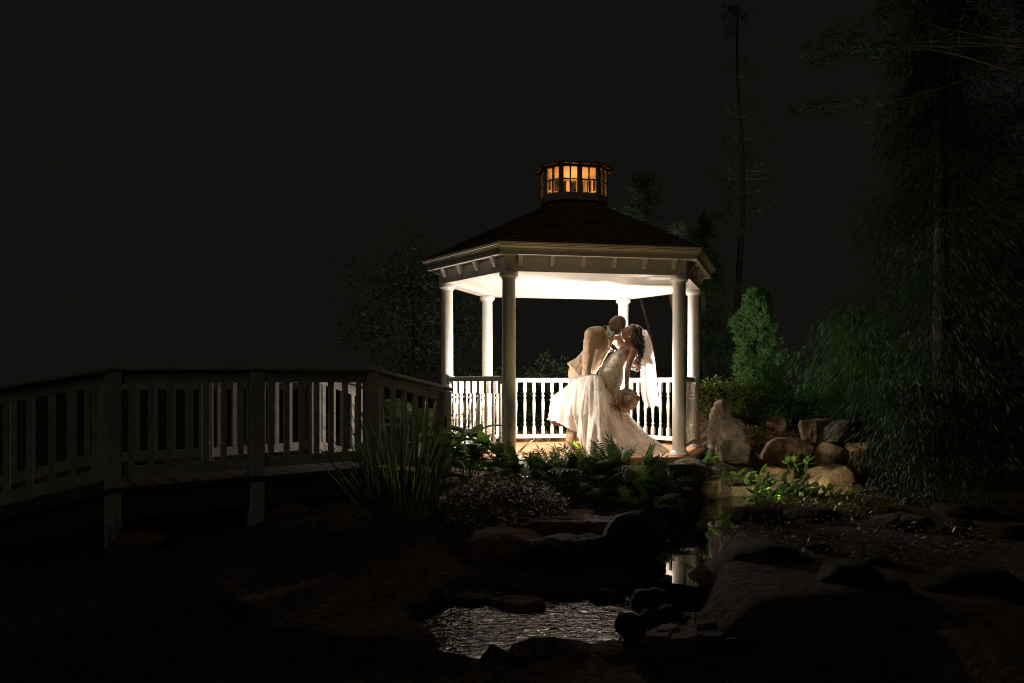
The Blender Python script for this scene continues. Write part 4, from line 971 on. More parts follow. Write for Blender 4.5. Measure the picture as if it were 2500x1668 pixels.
# veil
ml = [(1000, 258), (998, 330), (990, 430), (982, 560), (980, 720), (988, 880), (1004, 960), (1030, 1030)]
mr_ = [(1040, 268), (1072, 335), (1098, 430), (1120, 560), (1136, 720), (1150, 870), (1158, 950), (1164, 1005)]
L_ = catmull(ml, 40); Rr = catmull(mr_, 40); P = np.zeros((40, 41, 3))
for i in range(40):
    t = i / 39
    for j in range(41):
        u = j / 40; x = L_[i, 0] + (Rr[i, 0] - L_[i, 0]) * u; y = L_[i, 1] + (Rr[i, 1] - L_[i, 1]) * u + 12 * t ** 6 * math.sin(u * 23)
        Yd = 8.66 + .012 * (.2 + t) * math.sin(u * 7 + 1.3 * math.sin(t * 2.2)) + .003 * t * math.sin(u * 23 + 2) + .10 * (u - .5) ** 2
        P[i, j] = c2(x, y, Yd) - BB
def mat_tulle(name, col, trans, alpha):
    m, N, L, Pb = nodes(name)
    Pb.inputs['Base Color'].default_value = (*col, 1); Pb.inputs['Roughness'].default_value = .7; Pb.inputs['Specular IOR Level'].default_value = .2
    tl = N.new('ShaderNodeBsdfTranslucent'); tl.inputs[0].default_value = (*col, 1)
    mx = N.new('ShaderNodeMixShader'); mx.inputs[0].default_value = trans; L.new(Pb.outputs[0], mx.inputs[1]); L.new(tl.outputs[0], mx.inputs[2])
    tc0 = N.new('ShaderNodeTexCoord'); mp0 = N.new('ShaderNodeMapping'); mp0.inputs['Scale'].default_value = (16, 16, 2.2); L.new(tc0.outputs['Object'], mp0.inputs[0])
    nz0 = N.new('ShaderNodeTexNoise'); nz0.inputs['Scale'].default_value = 1.0; nz0.inputs['Detail'].default_value = 4; L.new(mp0.outputs[0], nz0.inputs['Vector'])
    cr0 = N.new('ShaderNodeValToRGB'); cr0.color_ramp.elements[0].position = .35; cr0.color_ramp.elements[1].position = .65
    cr0.color_ramp.elements[0].color = (*[x * .80 for x in col], 1); cr0.color_ramp.elements[1].color = (*[min(1, x * 1.1) for x in col], 1)
    L.new(nz0.outputs['Fac'], cr0.inputs[0]); L.new(cr0.outputs[0], Pb.inputs['Base Color']); L.new(cr0.outputs[0], tl.inputs[0])
    tp = N.new('ShaderNodeBsdfTransparent'); m2 = N.new('ShaderNodeMixShader'); m2.inputs[0].default_value = alpha
    tc = N.new('ShaderNodeTexCoord'); nz = N.new('ShaderNodeTexNoise'); nz.inputs['Scale'].default_value = 260; L.new(tc.outputs['Object'], nz.inputs['Vector'])
    bm_ = N.new('ShaderNodeBump'); bm_.inputs['Strength'].default_value = .1; bm_.inputs['Distance'].default_value = .002; L.new(nz.outputs['Fac'], bm_.inputs['Height']); L.new(bm_.outputs[0], Pb.inputs['Normal'])
    L.new(tp.outputs[0], m2.inputs[1]); L.new(mx.outputs[0], m2.inputs[2]); L.new(m2.outputs[0], N['Material Output'].inputs[0])
    return m
M['veil'] = mat_tulle('veil_tulle', (.66, .61, .565), .5, .94)
M['tulle'] = mat_tulle('ivory_tulle', (.66, .62, .555), .42, .95)
M['tulle_sheer'] = mat_tulle('sheer_tulle', (.68, .64, .57), .45, .36)
obj('veil', grid_mesh(P), M['veil'], bride)
# beaded bodice
def mat_lace():
    m, N, L, Pb = nodes('beaded_lace'); tc = N.new('ShaderNodeTexCoord')
    nz = N.new('ShaderNodeTexNoise'); nz.inputs['Scale'].default_value = 14; nz.inputs['Detail'].default_value = 3; L.new(tc.outputs['Object'], nz.inputs['Vector'])
    mxv = N.new('ShaderNodeMixRGB'); mxv.inputs[0].default_value = .05; L.new(tc.outputs['Object'], mxv.inputs[1]); L.new(nz.outputs['Color'], mxv.inputs[2])
    vo = N.new('ShaderNodeTexVoronoi'); vo.inputs['Scale'].default_value = 21; L.new(mxv.outputs[0], vo.inputs['Vector'])
    wv = N.new('ShaderNodeMath'); wv.operation = 'SINE'; mu = N.new('ShaderNodeMath'); mu.operation = 'MULTIPLY'; mu.inputs[1].default_value = 19; L.new(vo.outputs['Distance'], mu.inputs[0]); L.new(mu.outputs[0], wv.inputs[0])
    cr = N.new('ShaderNodeValToRGB'); e = cr.color_ramp.elements; e[0].position = .72; e[0].color = (0, 0, 0, 1); e[1].position = .9; e[1].color = (1, 1, 1, 1); L.new(wv.outputs[0], cr.inputs[0])
    n2 = N.new('ShaderNodeTexNoise'); n2.inputs['Scale'].default_value = 30; L.new(tc.outputs['Object'], n2.inputs['Vector'])
    r2 = N.new('ShaderNodeValToRGB'); r2.color_ramp.elements[0].position = .42; r2.color_ramp.elements[1].position = .52; L.new(n2.outputs['Fac'], r2.inputs[0])
    mm = N.new('ShaderNodeMath'); mm.operation = 'MULTIPLY'; L.new(cr.outputs[0], mm.inputs[0]); L.new(r2.outputs[0], mm.inputs[1])
    mx = N.new('ShaderNodeMixRGB'); mx.inputs[1].default_value = (.44, .385, .30, 1); mx.inputs[2].default_value = (.10, .085, .07, 1); L.new(mm.outputs[0], mx.inputs[0]); L.new(mx.outputs[0], Pb.inputs['Base Color'])
    Pb.inputs['Roughness'].default_value = .5; Pb.inputs['Metallic'].default_value = 0.0
    bump(N, L, Pb, mm.outputs[0], .6, .008); return m
M['lace'] = mat_lace()
rows = [(452, 770, 848), (475, 722, 858), (500, 690, 862), (530, 662, 856), (560, 640, 846), (590, 616, 832), (620, 596, 818), (650, 578, 812), (680, 567, 810), (720, 566, 810), (760, 580, 806), (800, 606, 796), (840, 634, 776), (880, 656, 762), (905, 674, 750), (930, 694, 738)]
Lr = catmull([(r[1], r[0]) for r in rows], 46); Rr = catmull([(r[2], r[0]) for r in rows], 46); n_ = 48; P = np.zeros((46, n_, 3))
for i in range(46):
    t = i / 45
    for k in range(n_):
        a = 2 * PI * k / n_; u = .5 + .5 * math.cos(a); x = Lr[i, 0] + (Rr[i, 0] - Lr[i, 0]) * u; y = Lr[i, 1] + (Rr[i, 1] - Lr[i, 1]) * u
        hw = (Rr[i, 0] - Lr[i, 0]) / 2 * .00128; dp = min(.17, .07 + hw * .62)
        bust = .035 * math.exp(-((t - .16) / .09) ** 2) * math.exp(-((u - .45) / .35) ** 2)
        fold = .006 * math.sin(y * .11 + x * .05) * math.exp(-((t - .38) / .18) ** 2) + .005 * math.sin(y * .09 + x * .07) * math.exp(-((t - .72) / .15) ** 2)
        P[i, k] = c2(x, y, 8.53 + math.sin(a) * (dp + bust + fold)) - BB
gown = obj('beaded_bodice', grid_mesh(P, closed_v=True), M['lace'], bride)
st = MB(); st.capsule([c2(838, 456, 8.46) - BB, c2(862, 444, 8.44) - BB, c2(885, 438, 8.47) - BB], [.006, .005, .005], 6); st.build('shoulder_strap', M['lace'], bride, True)
# skirt
ridge = [(318, 768), (370, 738), (450, 714), (520, 712), (572, 730), (610, 790), (655, 845), (710, 860), (765, 835)]
def hemw(x, y, z): return np.array((x, y, z))
HEM = [(1.85, 8.31, .428), (1.78, 8.06, .428), (1.47, 7.86, .428), (1.12, 7.76, .428), (.88, 7.92, .43), (.82, 8.20, .52), (.72, 8.34, .70), (.46, 8.42, .79), (.45, 8.56, .84), (.60, 8.80, .78), (.90, 9.0, .50), (1.15, 8.98, .43), (1.5, 8.8, .428), (1.75, 8.55, .428)]
def skirt(name, mat, t1, seed, amp, grow=0.0, nth=200, nt=46, lift=0.0):
    hem = catmull(HEM, nth, True); rp = catmull(ridge, 60); r_ = random.Random(seed); P = np.zeros((nt, nth, 3))
    ph = [r_.uniform(0, 6.28) for _ in range(8)]
    angs = np.linspace(0, 2 * PI, nth, endpoint=False)
    for k in range(nth):
        th = -angs[k]; c, s = math.cos(th), math.sin(th); sfrac = .5 + .5 * c
        q = rp[int(sfrac * 59)]; front = s < 0
        top = np.array(c2(q[0], q[1], 8.45 + .06 * sst(.2, .7, c) + (.15 - .07 * sst(.0, .6, c)) * s * (1 - .4 * abs(c)) - .02))
        pw = 1 + 1.0 * max(0, c) ** .7 + .25 * max(0, -s)
        hm = hem[k]
        out = np.array((c, s, 0))
        for i in range(nt):
            t = i / (nt - 1) * (t1 if t1 == 1 else t1 * (1 + .22 * math.sin(2 * th + 1.1) + .16 * math.sin(5 * th + ph[5]) + .06 * math.sin(11 * th + ph[6])))
            p = top + (hm - top) * np.array((t ** pw, t ** pw, t ** (1 if c > -.5 else 1)))
            p[0] += out[0] * .05 * math.sin(t * PI) * (1 if c < 0 else 0); p[1] += out[1] * .10 * math.sin(min(1, t * 1.3) * PI)
            fd = amp * (min(1, t * 1.6)) * ((1 - 2 * abs(math.sin(6.5 * th + ph[0] + 1.2 * t))) * .55 + (1 - 2 * abs(math.sin(10.5 * th + ph[1] - 2 * t))) * .4 + (1 - 2 * abs(math.sin(17.5 * th + ph[2]))) * .22 + .4 * math.sin(5 * th + ph[3] + 3 * t))
            p += out * (fd + grow * (.3 + t))
            if t1 < 1: p[2] += .03 * (t / t1) ** 3 * math.sin(9 * th + ph[4])
            p[2] = max(p[2] + lift, DECK + .004)
            P[i, k] = p
    P -= np.array(BB)
    return obj(name, grid_mesh(P, closed_v=True), mat, bride)
skirt('skirt', M['tulle'], 1.0, 5, .06, nth=320)
skirt('tulle_overlay', M['tulle_sheer'], .62, 9, .055, .03)
# small crest that closes the top of the skirt over the raised thigh
cr_ = MB(); rp = catmull(ridge[:6], 16)
cr_.tube([c2(x, y + 22, 8.43) - BB for x, y in rp], [.05] + [.085] * 14 + [.06], 16, flat=.6, side=(0, 1, 0)); cr_.build('skirt_crest', M['tulle'], bride, True)
sp = MB(); so = c2(158, 1188, 8.30) - BB
sp.capsule([so + Vector((-.06, 0, .022)), so + Vector((0, 0, -.004)), so + Vector((.06, .01, -.018))], [(.030, .010), (.036, .012), (.03, .010)], 12, side=(0, -1, .4)); sp.build('shoe_sole', M['sole'], bride, True)

# ---- bouquet
bq = thing('bouquet', 'round bouquet of blush and cream roses held down by the bride', 'bouquet', bq_c)
def rose_mesh(seed):
    r_ = random.Random(seed); mb = MB(); mb.ball((0, 0, .012), (.011, .011, .014), 8, 6)
    for layer, (rad, h, n_) in enumerate(((.013, .030, 4), (.020, .030, 5), (.028, .026, 6), (.035, .019, 6))):
        for k in range(n_):
            a0 = 2 * PI * (k + layer * .5 + r_.uniform(-.1, .1)) / n_; V = []
            for j in range(5):
                a = a0 + (j / 4 - .5) * 2 * PI / n_ * 1.35; e = 1 - abs(j / 4 - .5) * .6
                V += [(rad * .45 * math.cos(a), rad * .45 * math.sin(a), 0), (rad * .95 * math.cos(a), rad * .95 * math.sin(a), h * .55), (rad * (1.08 + .12 * e) * math.cos(a), rad * (1.08 + .12 * e) * math.sin(a), h * (.75 + .25 * e))]
            mb.add(V, [(j * 3 + i, j * 3 + 3 + i, j * 3 + 4 + i, j * 3 + 1 + i) for j in range(4) for i in range(2)])
    return mb
roses = [rose_mesh(k).mesh(True) for k in range(3)]; rmats = [M['petal'], M['petal_cream'], M['petal_pink']]
rm = []
for i in range(3):
    row = []
    for j in range(3): q = roses[i].copy(); q.materials.append(rmats[j]); row.append(q)
    rm.append(row)
face = Vector((-.25, -.9, -.15)).normalized(); k = 0; ga = PI * (3 - 5 ** .5); NR = 52
for i in range(NR):
    z = 1 - 1.45 * (i + .5) / NR; rr = math.sqrt(max(0, 1 - z * z)); a = i * ga
    loc_ = Vector((rr * math.cos(a), rr * math.sin(a), z)); q = Vector((0, 0, 1)).rotation_difference(face); d = q @ loc_
    me = rm[i % 3][random.choice((0, 0, 0, 1, 1, 2))]
    o = obj('rose', me, None, bq, loc=d * (.118 + random.uniform(-.01, .008))); o.rotation_mode = 'QUATERNION'; o.rotation_quaternion = Vector((0, 0, 1)).rotation_difference(d)
    s = random.uniform(.75, 1.15); o.scale = (s, s, s)
MB().ball((0, 0, 0), .108, 16, 12).build('light_blocker', M['leaf_dark'], bq, True)  # added dark ball that stops light passing between the roses
lf = MB()
for i in range(46):
    a = random.uniform(0, 6.28); q = Vector((0, 0, 1)).rotation_difference(face); d = (q @ Vector((math.cos(a), math.sin(a), random.uniform(-.5, .25)))).normalized()
    b = d * .11; sd = d.cross(Vector((random.gauss(0, 1), random.gauss(0, 1), random.gauss(0, 1)))).normalized(); ln = random.uniform(.035, .06)
    lf.add([b, b + d * ln * .5 + sd * .010, b + d * ln, b + d * ln * .5 - sd * .010], [(0, 1, 2, 3)])
lf.build('leaves', mat_leaf('olive_leaf', (.10, .085, .04), (.20, .16, .08), .3, .5), bq)
stm = MB(); hd_ = wN + Vector((0, 0, -.075)) - bq_c
for k in range(7): stm.tube([Vector((random.uniform(-.04, .04), .03, random.uniform(-.02, .03))), hd_ + Vector((random.uniform(-.012, .012), random.uniform(-.01, .01), 0)), hd_ + Vector((random.uniform(-.02, .02), .0, .05))], .004, 6)
stm.build('stems', M['leaf_dark'], bq)
tr_ = MB()
for k in range(3):
    p0 = Vector((-.10, -.03, -.05 - .02 * k)); pts = [p0, p0 + Vector((-.05, -.02, -.01)), p0 + Vector((-.10, -.02, -.03 * k))]; tr_.tube(pts, .0022, 5)
    for j in range(7):
        c = pts[0].lerp(pts[2], j / 6); d = Vector((random.uniform(-1, .2), -.3, random.uniform(-1, 1))).normalized(); s = d.cross(Vector((0, 1, 0))).normalized()
        tr_.add([c, c + d * .013 + s * .006, c + d * .028, c + d * .013 - s * .006], [(0, 1, 2, 3)])
tr_.build('trailing_sprig', M['leaf_dark'], bq)

# ------------------------------------------------------------------ plants
M['iris'] = mat_leaf('blade_green', (.06, .11, .025), (.15, .20, .055), .35, .3, 4, .6)
M['hosta'] = mat_leaf('broad_leaf_green', (.065, .16, .02), (.15, .28, .045), .6, .5, 5, .25)
M['fern'] = mat_leaf('holly_fern', (.035, .075, .016), (.09, .13, .028), .35, .42, 5, .35)
M['lance'] = mat_leaf('fresh_lance_leaf', (.08, .20, .03), (.20, .32, .06), .55, .4, 5, .35)
M['creeper'] = mat_leaf('small_glossy_leaf', (.075, .055, .03), (.22, .165, .08), .2, .3, 6, .6)
M['yellow_creeper'] = mat_leaf('yellow_green_leaf', (.10, .11, .025), (.24, .21, .07), .3, .35, 6, .5)
M['arbor'] = mat_leaf('arborvitae_green', (.03, .10, .025), (.085, .19, .05), .25, .5, 4, .3)
M['juniper'] = mat_leaf('juniper_green', (.03, .12, .04), (.075, .21, .07), .25, .5, 4, .3)
M['box'] = mat_leaf('boxwood_green', (.05, .08, .015), (.13, .16, .03), .25, .45, 5, .4)
M['weeping'] = mat_leaf('weeping_needles', (.013, .038, .011), (.042, .08, .02), .25, .5, 3, .3)
M['spruce'] = mat_leaf('dark_spruce_needles', (.010, .026, .010), (.028, .05, .018), .15, .7, 3, .1)
M['needle'] = mat_leaf('pine_needles', (.035, .085, .035), (.08, .15, .06), .2, .45, 2, .4)
M['bgleaf'] = mat_leaf('dark_woodland_leaf', (.018, .034, .014), (.04, .06, .025), .25, .6, 2, .15)
M['palm'] = mat_leaf('palm_frond_green', (.04, .09, .02), (.10, .17, .05), .3, .35, 4, .5)
M['straw'] = mat_leaf('dry_straw', (.24, .15, .06), (.38, .26, .12), .2, .7, 6, .2)
M['litter'] = mat_leaf('fallen_leaf', (.12, .09, .055), (.26, .21, .14), .1, .5, 8, .4)

def place(o, p, d, roll=0.0, s=1.0):
    q = Vector((0, 0, 1)).rotation_difference(Vector(d).normalized()); o.rotation_mode = 'QUATERNION'
    o.rotation_quaternion = q @ Quaternion((0, 0, 1), roll); o.location = p; o.scale = (s, s, s)
def blade_mesh(ln, wd, bend, n_=9):
    """upright strap blade along +z, bending towards +x"""
    V = []
    for i in range(n_):
        t = i / (n_ - 1); w_ = wd * (1 - t) ** .6 * (.75 + .5 * math.sin(min(1, t * 1.5) * PI * .5)) * .5 + .0004
        x = bend * ln * t ** 2.2; z = ln * (t - .12 * abs(bend) * t ** 3)
        V += [(x - .002, -w_, z), (x + .003, 0, z), (x - .002, w_, z)]
    return mesh_from(V, [(i * 3 + j, i * 3 + j + 1, i * 3 + j + 4, i * 3 + j + 3) for i in range(n_ - 1) for j in range(2)], True)
def leaf_mesh(ln, wd, bend=.25, fold=.25, n_=7):
    V = []
    for i in range(n_):
        t = i / (n_ - 1); w_ = wd * .5 * (math.sin(PI * t ** .8) ** .9 if 0 < t < 1 else 0) + .0003
        z = ln * t * (1 - .3 * bend * t); x = bend * ln * t * t
        V += [(x - 0 + fold * w_, -w_, z), (x, 0, z), (x + fold * w_, w_, z)]
    return mesh_from(V, [(i * 3 + j, i * 3 + j + 1, i * 3 + j + 4, i * 3 + j + 3) for i in range(n_ - 1) for j in range(2)], True)
# tall strap-leaved iris clump
ib = Vector((-.86, 5.45, ground_z(-.86, 5.45)))
ir = thing('iris_clump', 'tall clump of strap-shaped iris blades in front of the footbridge end', 'plant', ib)
bm_s = [(blade_mesh(1, .022, b), b) for b in (.02, .08, .16, .28, .42)]
for m_, b in bm_s: m_.materials.append(M['iris'])
for k in range(115):
    a = random.uniform(0, 2 * PI); r_ = .18 * math.sqrt(random.random()); b = Vector((r_ * math.cos(a) * 1.3, r_ * math.sin(a) * .8, -.02))
    lean = Vector((b.x * 1.1 + random.gauss(-.03, .10), b.y * 1.0 + random.gauss(0, .10), 1))
    m_, bb0 = random.choice(bm_s[:4] if random.random() < .85 else bm_s)
    o = obj('blade', m_, None, ir); place(o, b, lean, math.atan2(b.y, b.x) + random.gauss(0, .5), random.uniform(.6, 1.05))
for k in range(14):                                  # long outward blades on the left
    b = Vector((random.uniform(-.34, -.05), random.uniform(-.15, .15), -.02)); m_, bb0 = random.choice(bm_s[:3])
    o = obj('blade', m_, None, ir); place(o, b, Vector((random.uniform(-.75, -.3), random.uniform(-.2, .2), 1)), PI + random.gauss(0, .3), random.uniform(.6, .95))
for x, y, h in ((.33, .0, .84), (-.02, .05, .78)):
    sd = MB(); sd.tube([(x * .6, y, 0), (x, y, h - .06)], .004, 6); sd.capsule([(x, y, h - .05), (x, y, h + .02)], [.012, .011], 8); sd.build('seed_head', M['twig'], ir, True)
# broad-leaved hosta
def rosette(name, label, base, mats, n_, ln, wd, spread, mat, rise=.1, seed=1, cat='plant', part='leaf'):
    r_ = random.Random(seed); t = thing(name, label, cat, base)
    ms = [leaf_mesh(1, wd, b, f) for b, f in ((.3, .3), (.55, .2), (.8, .35))]
    for m_ in ms: m_.materials.append(mat)
    st = MB()
    for k in range(n_):
        a = r_.uniform(0, 2 * PI); el = r_.uniform(.25, 1.15); d = Vector((math.cos(a) * math.cos(el), math.sin(a) * math.cos(el), math.sin(el)))
        hb = Vector((r_.gauss(0, 1) * spread * .5, r_.gauss(0, 1) * spread * .35, rise * r_.uniform(.2, 1.2)))
        o = obj(part, r_.choice(ms), None, t); place(o, hb, d, r_.uniform(0, 6.28) if False else 0, ln * r_.uniform(.6, 1.1))
        o.rotation_quaternion = Quaternion((0, 0, 1), a) @ Quaternion((0, 1, 0), PI / 2 - el)
        st.tube([(hb.x * .4, hb.y * .4, -.02), hb + d * .01], .003, 5)
    st.build('stems', mat, t); return t
def gnd(px, py, it=6):
    """point of the ground seen at a pixel"""
    z = .15
    for _ in range(it):
        Y = F * (CAM_Z - z) / (py - HY); X = (px - 1250) / F * Y; z = .5 * z + .5 * ground_z(X, Y)
    return Vector((X, Y, ground_z(X, Y)))
def gat(X, Y): return Vector((X, Y, ground_z(X, Y)))
rosette('hosta', 'broad glossy hosta leaves beside the left front column', gat(-.45, 6.95), None, 38, .36, .42, .24, M['hosta'], .42, 3)
rosette('hosta', 'low hosta spilling over the deck edge by the left front column base', gat(-.12, 6.98), None, 34, .30, .36, .24, M['hosta'], .22, 4)
rosette('hosta', 'hosta clump at the foot of the last bridge post', gat(-.70, 6.75), None, 28, .30, .40, .2, M['hosta'], .32, 5)
rosette('aucuba', 'small bright leafy shrub between the standing stone and the mulch', Vector(W(1848, 1078, 8.9)), None, 34, .12, .38, .12, M['lance'], .18, 6)
# holly ferns
def frond_mesh(n_=11, ln=1.0, wd=.42, bend=.35, narrow=.24):
    mb = MB(); pts = [Vector((bend * (i / 12) ** 2 * ln, 0, ln * (i / 12) * (1 - .22 * bend * i / 12))) for i in range(13)]
    mb.tube(pts, [.010 * ln * (1 - .75 * i / 12) for i in range(13)], 4)
    for k in range(n_):
        t = .22 + .78 * k / (n_ - 1); i = min(11, int(t * 12)); p = pts[i].lerp(pts[i + 1], t * 12 - i); td = (pts[i + 1] - pts[i]).normalized()
        l_ = wd * ln * (math.sin(PI * (.25 + .70 * (1 - t))) ** .8) * .55
        for s in (-1, 1):
            if k == n_ - 1 and s == 1: continue
            d = (Vector((0, s, 0)) * (1 if k < n_ - 1 else .0) + td * (.75 if k < n_ - 1 else 1)).normalized(); nn = Vector((-td.z, 0, td.x)); sd = d.cross(nn).normalized(); w2 = l_ * narrow
            c = p + d * l_ * .45 + td * l_ * .06; e = p + d * l_ + td * l_ * .16 - nn * l_ * .1
            mb.add([p - sd * w2 * .3, p + sd * w2 * .3, c + sd * w2 * .5 + nn * .004, e, c - sd * w2 * .5 + nn * .004], [(0, 1, 2, 4), (4, 2, 3)])
    return mb.mesh(False)
FR = [frond_mesh(11, 1, .46, b) for b in (.15, .4, .75)]
def fern(label, base, n_, size, mat=None, sx=.12, sy=.10, up=.6, seed=1, dz=0):
    r_ = random.Random(seed); t = thing('fern', label, 'fern', base, group=None)
    ms = []
    for m_ in FR: q = m_.copy(); q.materials.append(mat or M['fern']); ms.append(q)
    for k in range(n_):
        a = r_.uniform(0, 2 * PI); el = min(1.45, max(.2, r_.gauss(up + .25, .3))); b = Vector((r_.gauss(0, sx), r_.gauss(0, sy), dz))
        o = obj('frond', r_.choice(ms), None, t); o.rotation_mode = 'QUATERNION'; o.location = b; s = size * r_.uniform(.65, 1.1); o.scale = (s, s, s)
        o.rotation_quaternion = Quaternion((0, 0, 1), a) @ Quaternion((0, 1, 0), PI / 2 - el) @ Quaternion((0, 0, 1), r_.gauss(0, .5))
    return t
fern('holly fern with pointed fronds standing at the middle of the deck front', gat(.75, 6.72), 34, .46, sx=.13, up=.85, seed=2)
fern('holly fern with fronds fanning left over the deck edge', gat(.38, 6.75), 30, .40, sx=.13, up=.75, seed=3)
fern('holly fern in front of the bride train', gat(1.05, 6.68), 28, .40, sx=.12, up=.8, seed=4)
fern('darker holly fern sprawling below the middle fern', gat(.55, 6.25), 30, .34, sx=.18, up=.5, seed=5)
fern('soft fern hanging over the stones at the deck corner', gat(1.25, 6.35), 30, .34, M['hosta'], sx=.14, up=.5, seed=6)
fern('leafy fern filling the gap right of the left front column base', gat(.16, 6.62), 26, .36, sx=.12, up=.7, seed=31)
rosette('hosta', 'hosta tucked between the deck corner fern and the layered ledge', gat(1.42, 6.72), None, 24, .22, .38, .16, M['hosta'], .16, 33)
fern('small fern by the upright mossy stone', gat(1.15, 5.95), 22, .26, M['hosta'], sx=.1, up=.5, seed=7)
fern('fern tuft at the right corner of the deck', Vector(W(1735, 1132, 7.6)), 12, .18, M['hosta'], sx=.05, up=.6, seed=8)
fern('light green fern tuft below the standing stone', Vector(W(1792, 1172, 7.45)), 16, .22, M['lance'], sx=.06, up=.5, seed=9)
# leafy water plants: upright stems with pointed leaves
LM = [leaf_mesh(1, w_, b, f) for w_, b, f in ((.38, .2, .3), (.34, .5, .2), (.42, .35, .4))]
LMm = []
for m_ in LM: q = m_.copy(); q.materials.append(M['lance']); LMm.append(q)
def stem_plant(label, base, n_, h, ln, seed, spread=.12, lean=.25):
    r_ = random.Random(seed); t = thing('water_plant', label, 'plant', base)
    for k in range(n_):
        b = Vector((r_.gauss(0, spread), r_.gauss(0, spread * .7), -.02)); tip = b + Vector((r_.gauss(0, lean) * h, r_.gauss(0, lean) * h, h * r_.uniform(.6, 1.1))); mid = b.lerp(tip, .5) + Vector((r_.gauss(0, .02), r_.gauss(0, .02), 0))
        pts = [Vector(p) for p in catmull([b, mid, tip], 7)]
        sd = MB(); sd.tube(pts, [.005 * (1 - .08 * i) for i in range(7)], 5); sd.build('stem', M['lance'], t, True)
        for j in range(9):
            i = min(6, 1 + j * 6 // 9); a = j * 2.4 + r_.uniform(-.4, .4); el = r_.uniform(-.1, .8) if j < 7 else 1.0
            o = obj('leaf', r_.choice(LMm), None, t); o.rotation_mode = 'QUATERNION'; o.location = pts[i]; s = ln * r_.uniform(.6, 1.1); o.scale = (s, s, s)
            o.rotation_quaternion = Quaternion((0, 0, 1), a) @ Quaternion((0, 1, 0), PI / 2 - el)
stem_plant('leafy water plant with broad pointed leaves at the stream bend', Vector(W(1868, 1262, 6.55)), 15, .40, .16, 11, .10)
stem_plant('bushy leafy water plant between the stream bend and the broad rock', Vector(W(1935, 1265, 6.45)), 18, .34, .15, 12, .13)
stem_plant('thin upright leafy stems before the broad sloping rock', Vector(W(2025, 1252, 6.3)), 12, .24, .12, 13, .12)
stem_plant('leafy shoots at the water edge below the bushy water plant', Vector(W(1902, 1288, 6.15)), 9, .22, .12, 21, .10)
stem_plant('pale leafy shoots left of the smooth dark stone', Vector(W(1988, 1282, 6.15)), 9, .20, .11, 22, .10)
stem_plant('leafy stems overhanging the boulder by the dark gap', Vector(W(1965, 1170, 7.5)), 6, .30, .13, 14, .07)
stem_plant('low leafy sprigs behind the smooth dark stone', Vector(W(2075, 1240, 6.5)), 8, .16, .10, 15, .10)
# carpets of tiny leaves
def carpet(name, label, n_, fn, mat, ln, wd, cat='ground cover', lift=.10, mound=.12, flat=1.0):
    c = []; d = []
    while len(c) < n_:
        p = fn()
        if p is None: continue
        c.append((p[0], p[1], ground_z(p[0], p[1]) + mound * p[2] + random.uniform(0, lift))); d.append((random.gauss(0, 1), random.gauss(0, 1), abs(random.gauss(0, .5)) * flat + .05))
    o = blades(name, c, d, rng.uniform(.6, 1.2, n_) * ln, rng.uniform(.6, 1.2, n_) * wd, mat, up=(0, 0, 1), bend=.05)
    o['kind'] = 'stuff'; o['label'] = label; o['category'] = cat; return o
def ell(cx, cy, rx, ry, rot=0):
    def f():
        a = random.uniform(0, 2 * PI); r_ = math.sqrt(random.random()); x, y = rx * r_ * math.cos(a), ry * r_ * math.sin(a); c, s = math.cos(rot), math.sin(rot)
        return (cx + c * x - s * y, cy + s * x + c * y, 1 - r_ * r_)
    return f
carpet('creeping_ground_cover', 'glinting carpet of tiny dark leaves before the gazebo', 14000, ell(-.08, 5.85, .55, .85, .1), M['creeper'], .031, .016, lift=.09, mound=.12)
carpet('creeping_ground_cover', 'yellow-green creeping leaves around the smooth dark stone', 3000, ell(2.68, 5.85, .6, .4, .2), M['yellow_creeper'], .045, .02, lift=.06, mound=.02)
carpet('leaf_litter', 'pale fallen leaves scattered over the dark right bank', 900, ell(2.35, 4.85, .95, .75, .2), M['litter'], .05, .018, 'leaves', lift=.03, mound=.04)
carpet('moss_cover', 'low mossy sprigs by the upright stone at the stream', 900, ell(1.45, 5.75, .2, .16), M['yellow_creeper'], .035, .018, lift=.05, mound=.06)
carpet('mulch', 'reddish bark mulch on the bank between the boulders', 9000, lambda: (random.uniform(2.3, 5.2), random.uniform(8.0, 11.2), 0), M['mulch'], .05, .016, 'mulch', lift=.02, mound=0, flat=.3)
carpet('mulch', 'bark chips strewn on the soil under the deck front', 2600, lambda: (random.uniform(-1.2, 1.9), random.uniform(6.1, 7.4), 0), M['mulch'], .045, .014, 'mulch', lift=.02, mound=0, flat=.3)
# dry tufts behind the back railing
def tuft(label, base, n_, h, mat, spread, seed, group=None, name='grass_tuft'):
    r_ = np.random.default_rng(seed); c = r_.normal(size=(n_, 3)) * (spread, spread * .6, 0); d = r_.normal(size=(n_, 3)) * (.35, .35, .1) + (0, 0, 1)
    t = thing(name, label, 'grass', base, group=group); blades('blades', c, d, r_.uniform(.5, 1.1, n_) * h, .009, mat, t); return t
for k, (x, y) in enumerate(((.05, 10.35), (.35, 10.5), (.7, 10.55), (1.05, 10.6))):
    tuft('dry straw-coloured grass tuft behind the back railing', gat(x, y), 170, .30, M['straw'], .12, 50 + k, 'dry tufts behind the back railing')
tuft('sparse thin grass blades at the right pool edge', Vector(W(1720, 1560, 3.45)), 26, .22, M['weeping'], .10, 61)
tuft('dark sedge at the far left of the footbridge foot', gat(-3.3, 4.75), 120, .42, M['weeping'], .3, 62)
tuft('thin arching grass at the lower left of the iris clump', gat(-1.35, 4.6), 40, .4, M['weeping'], .18, 63)
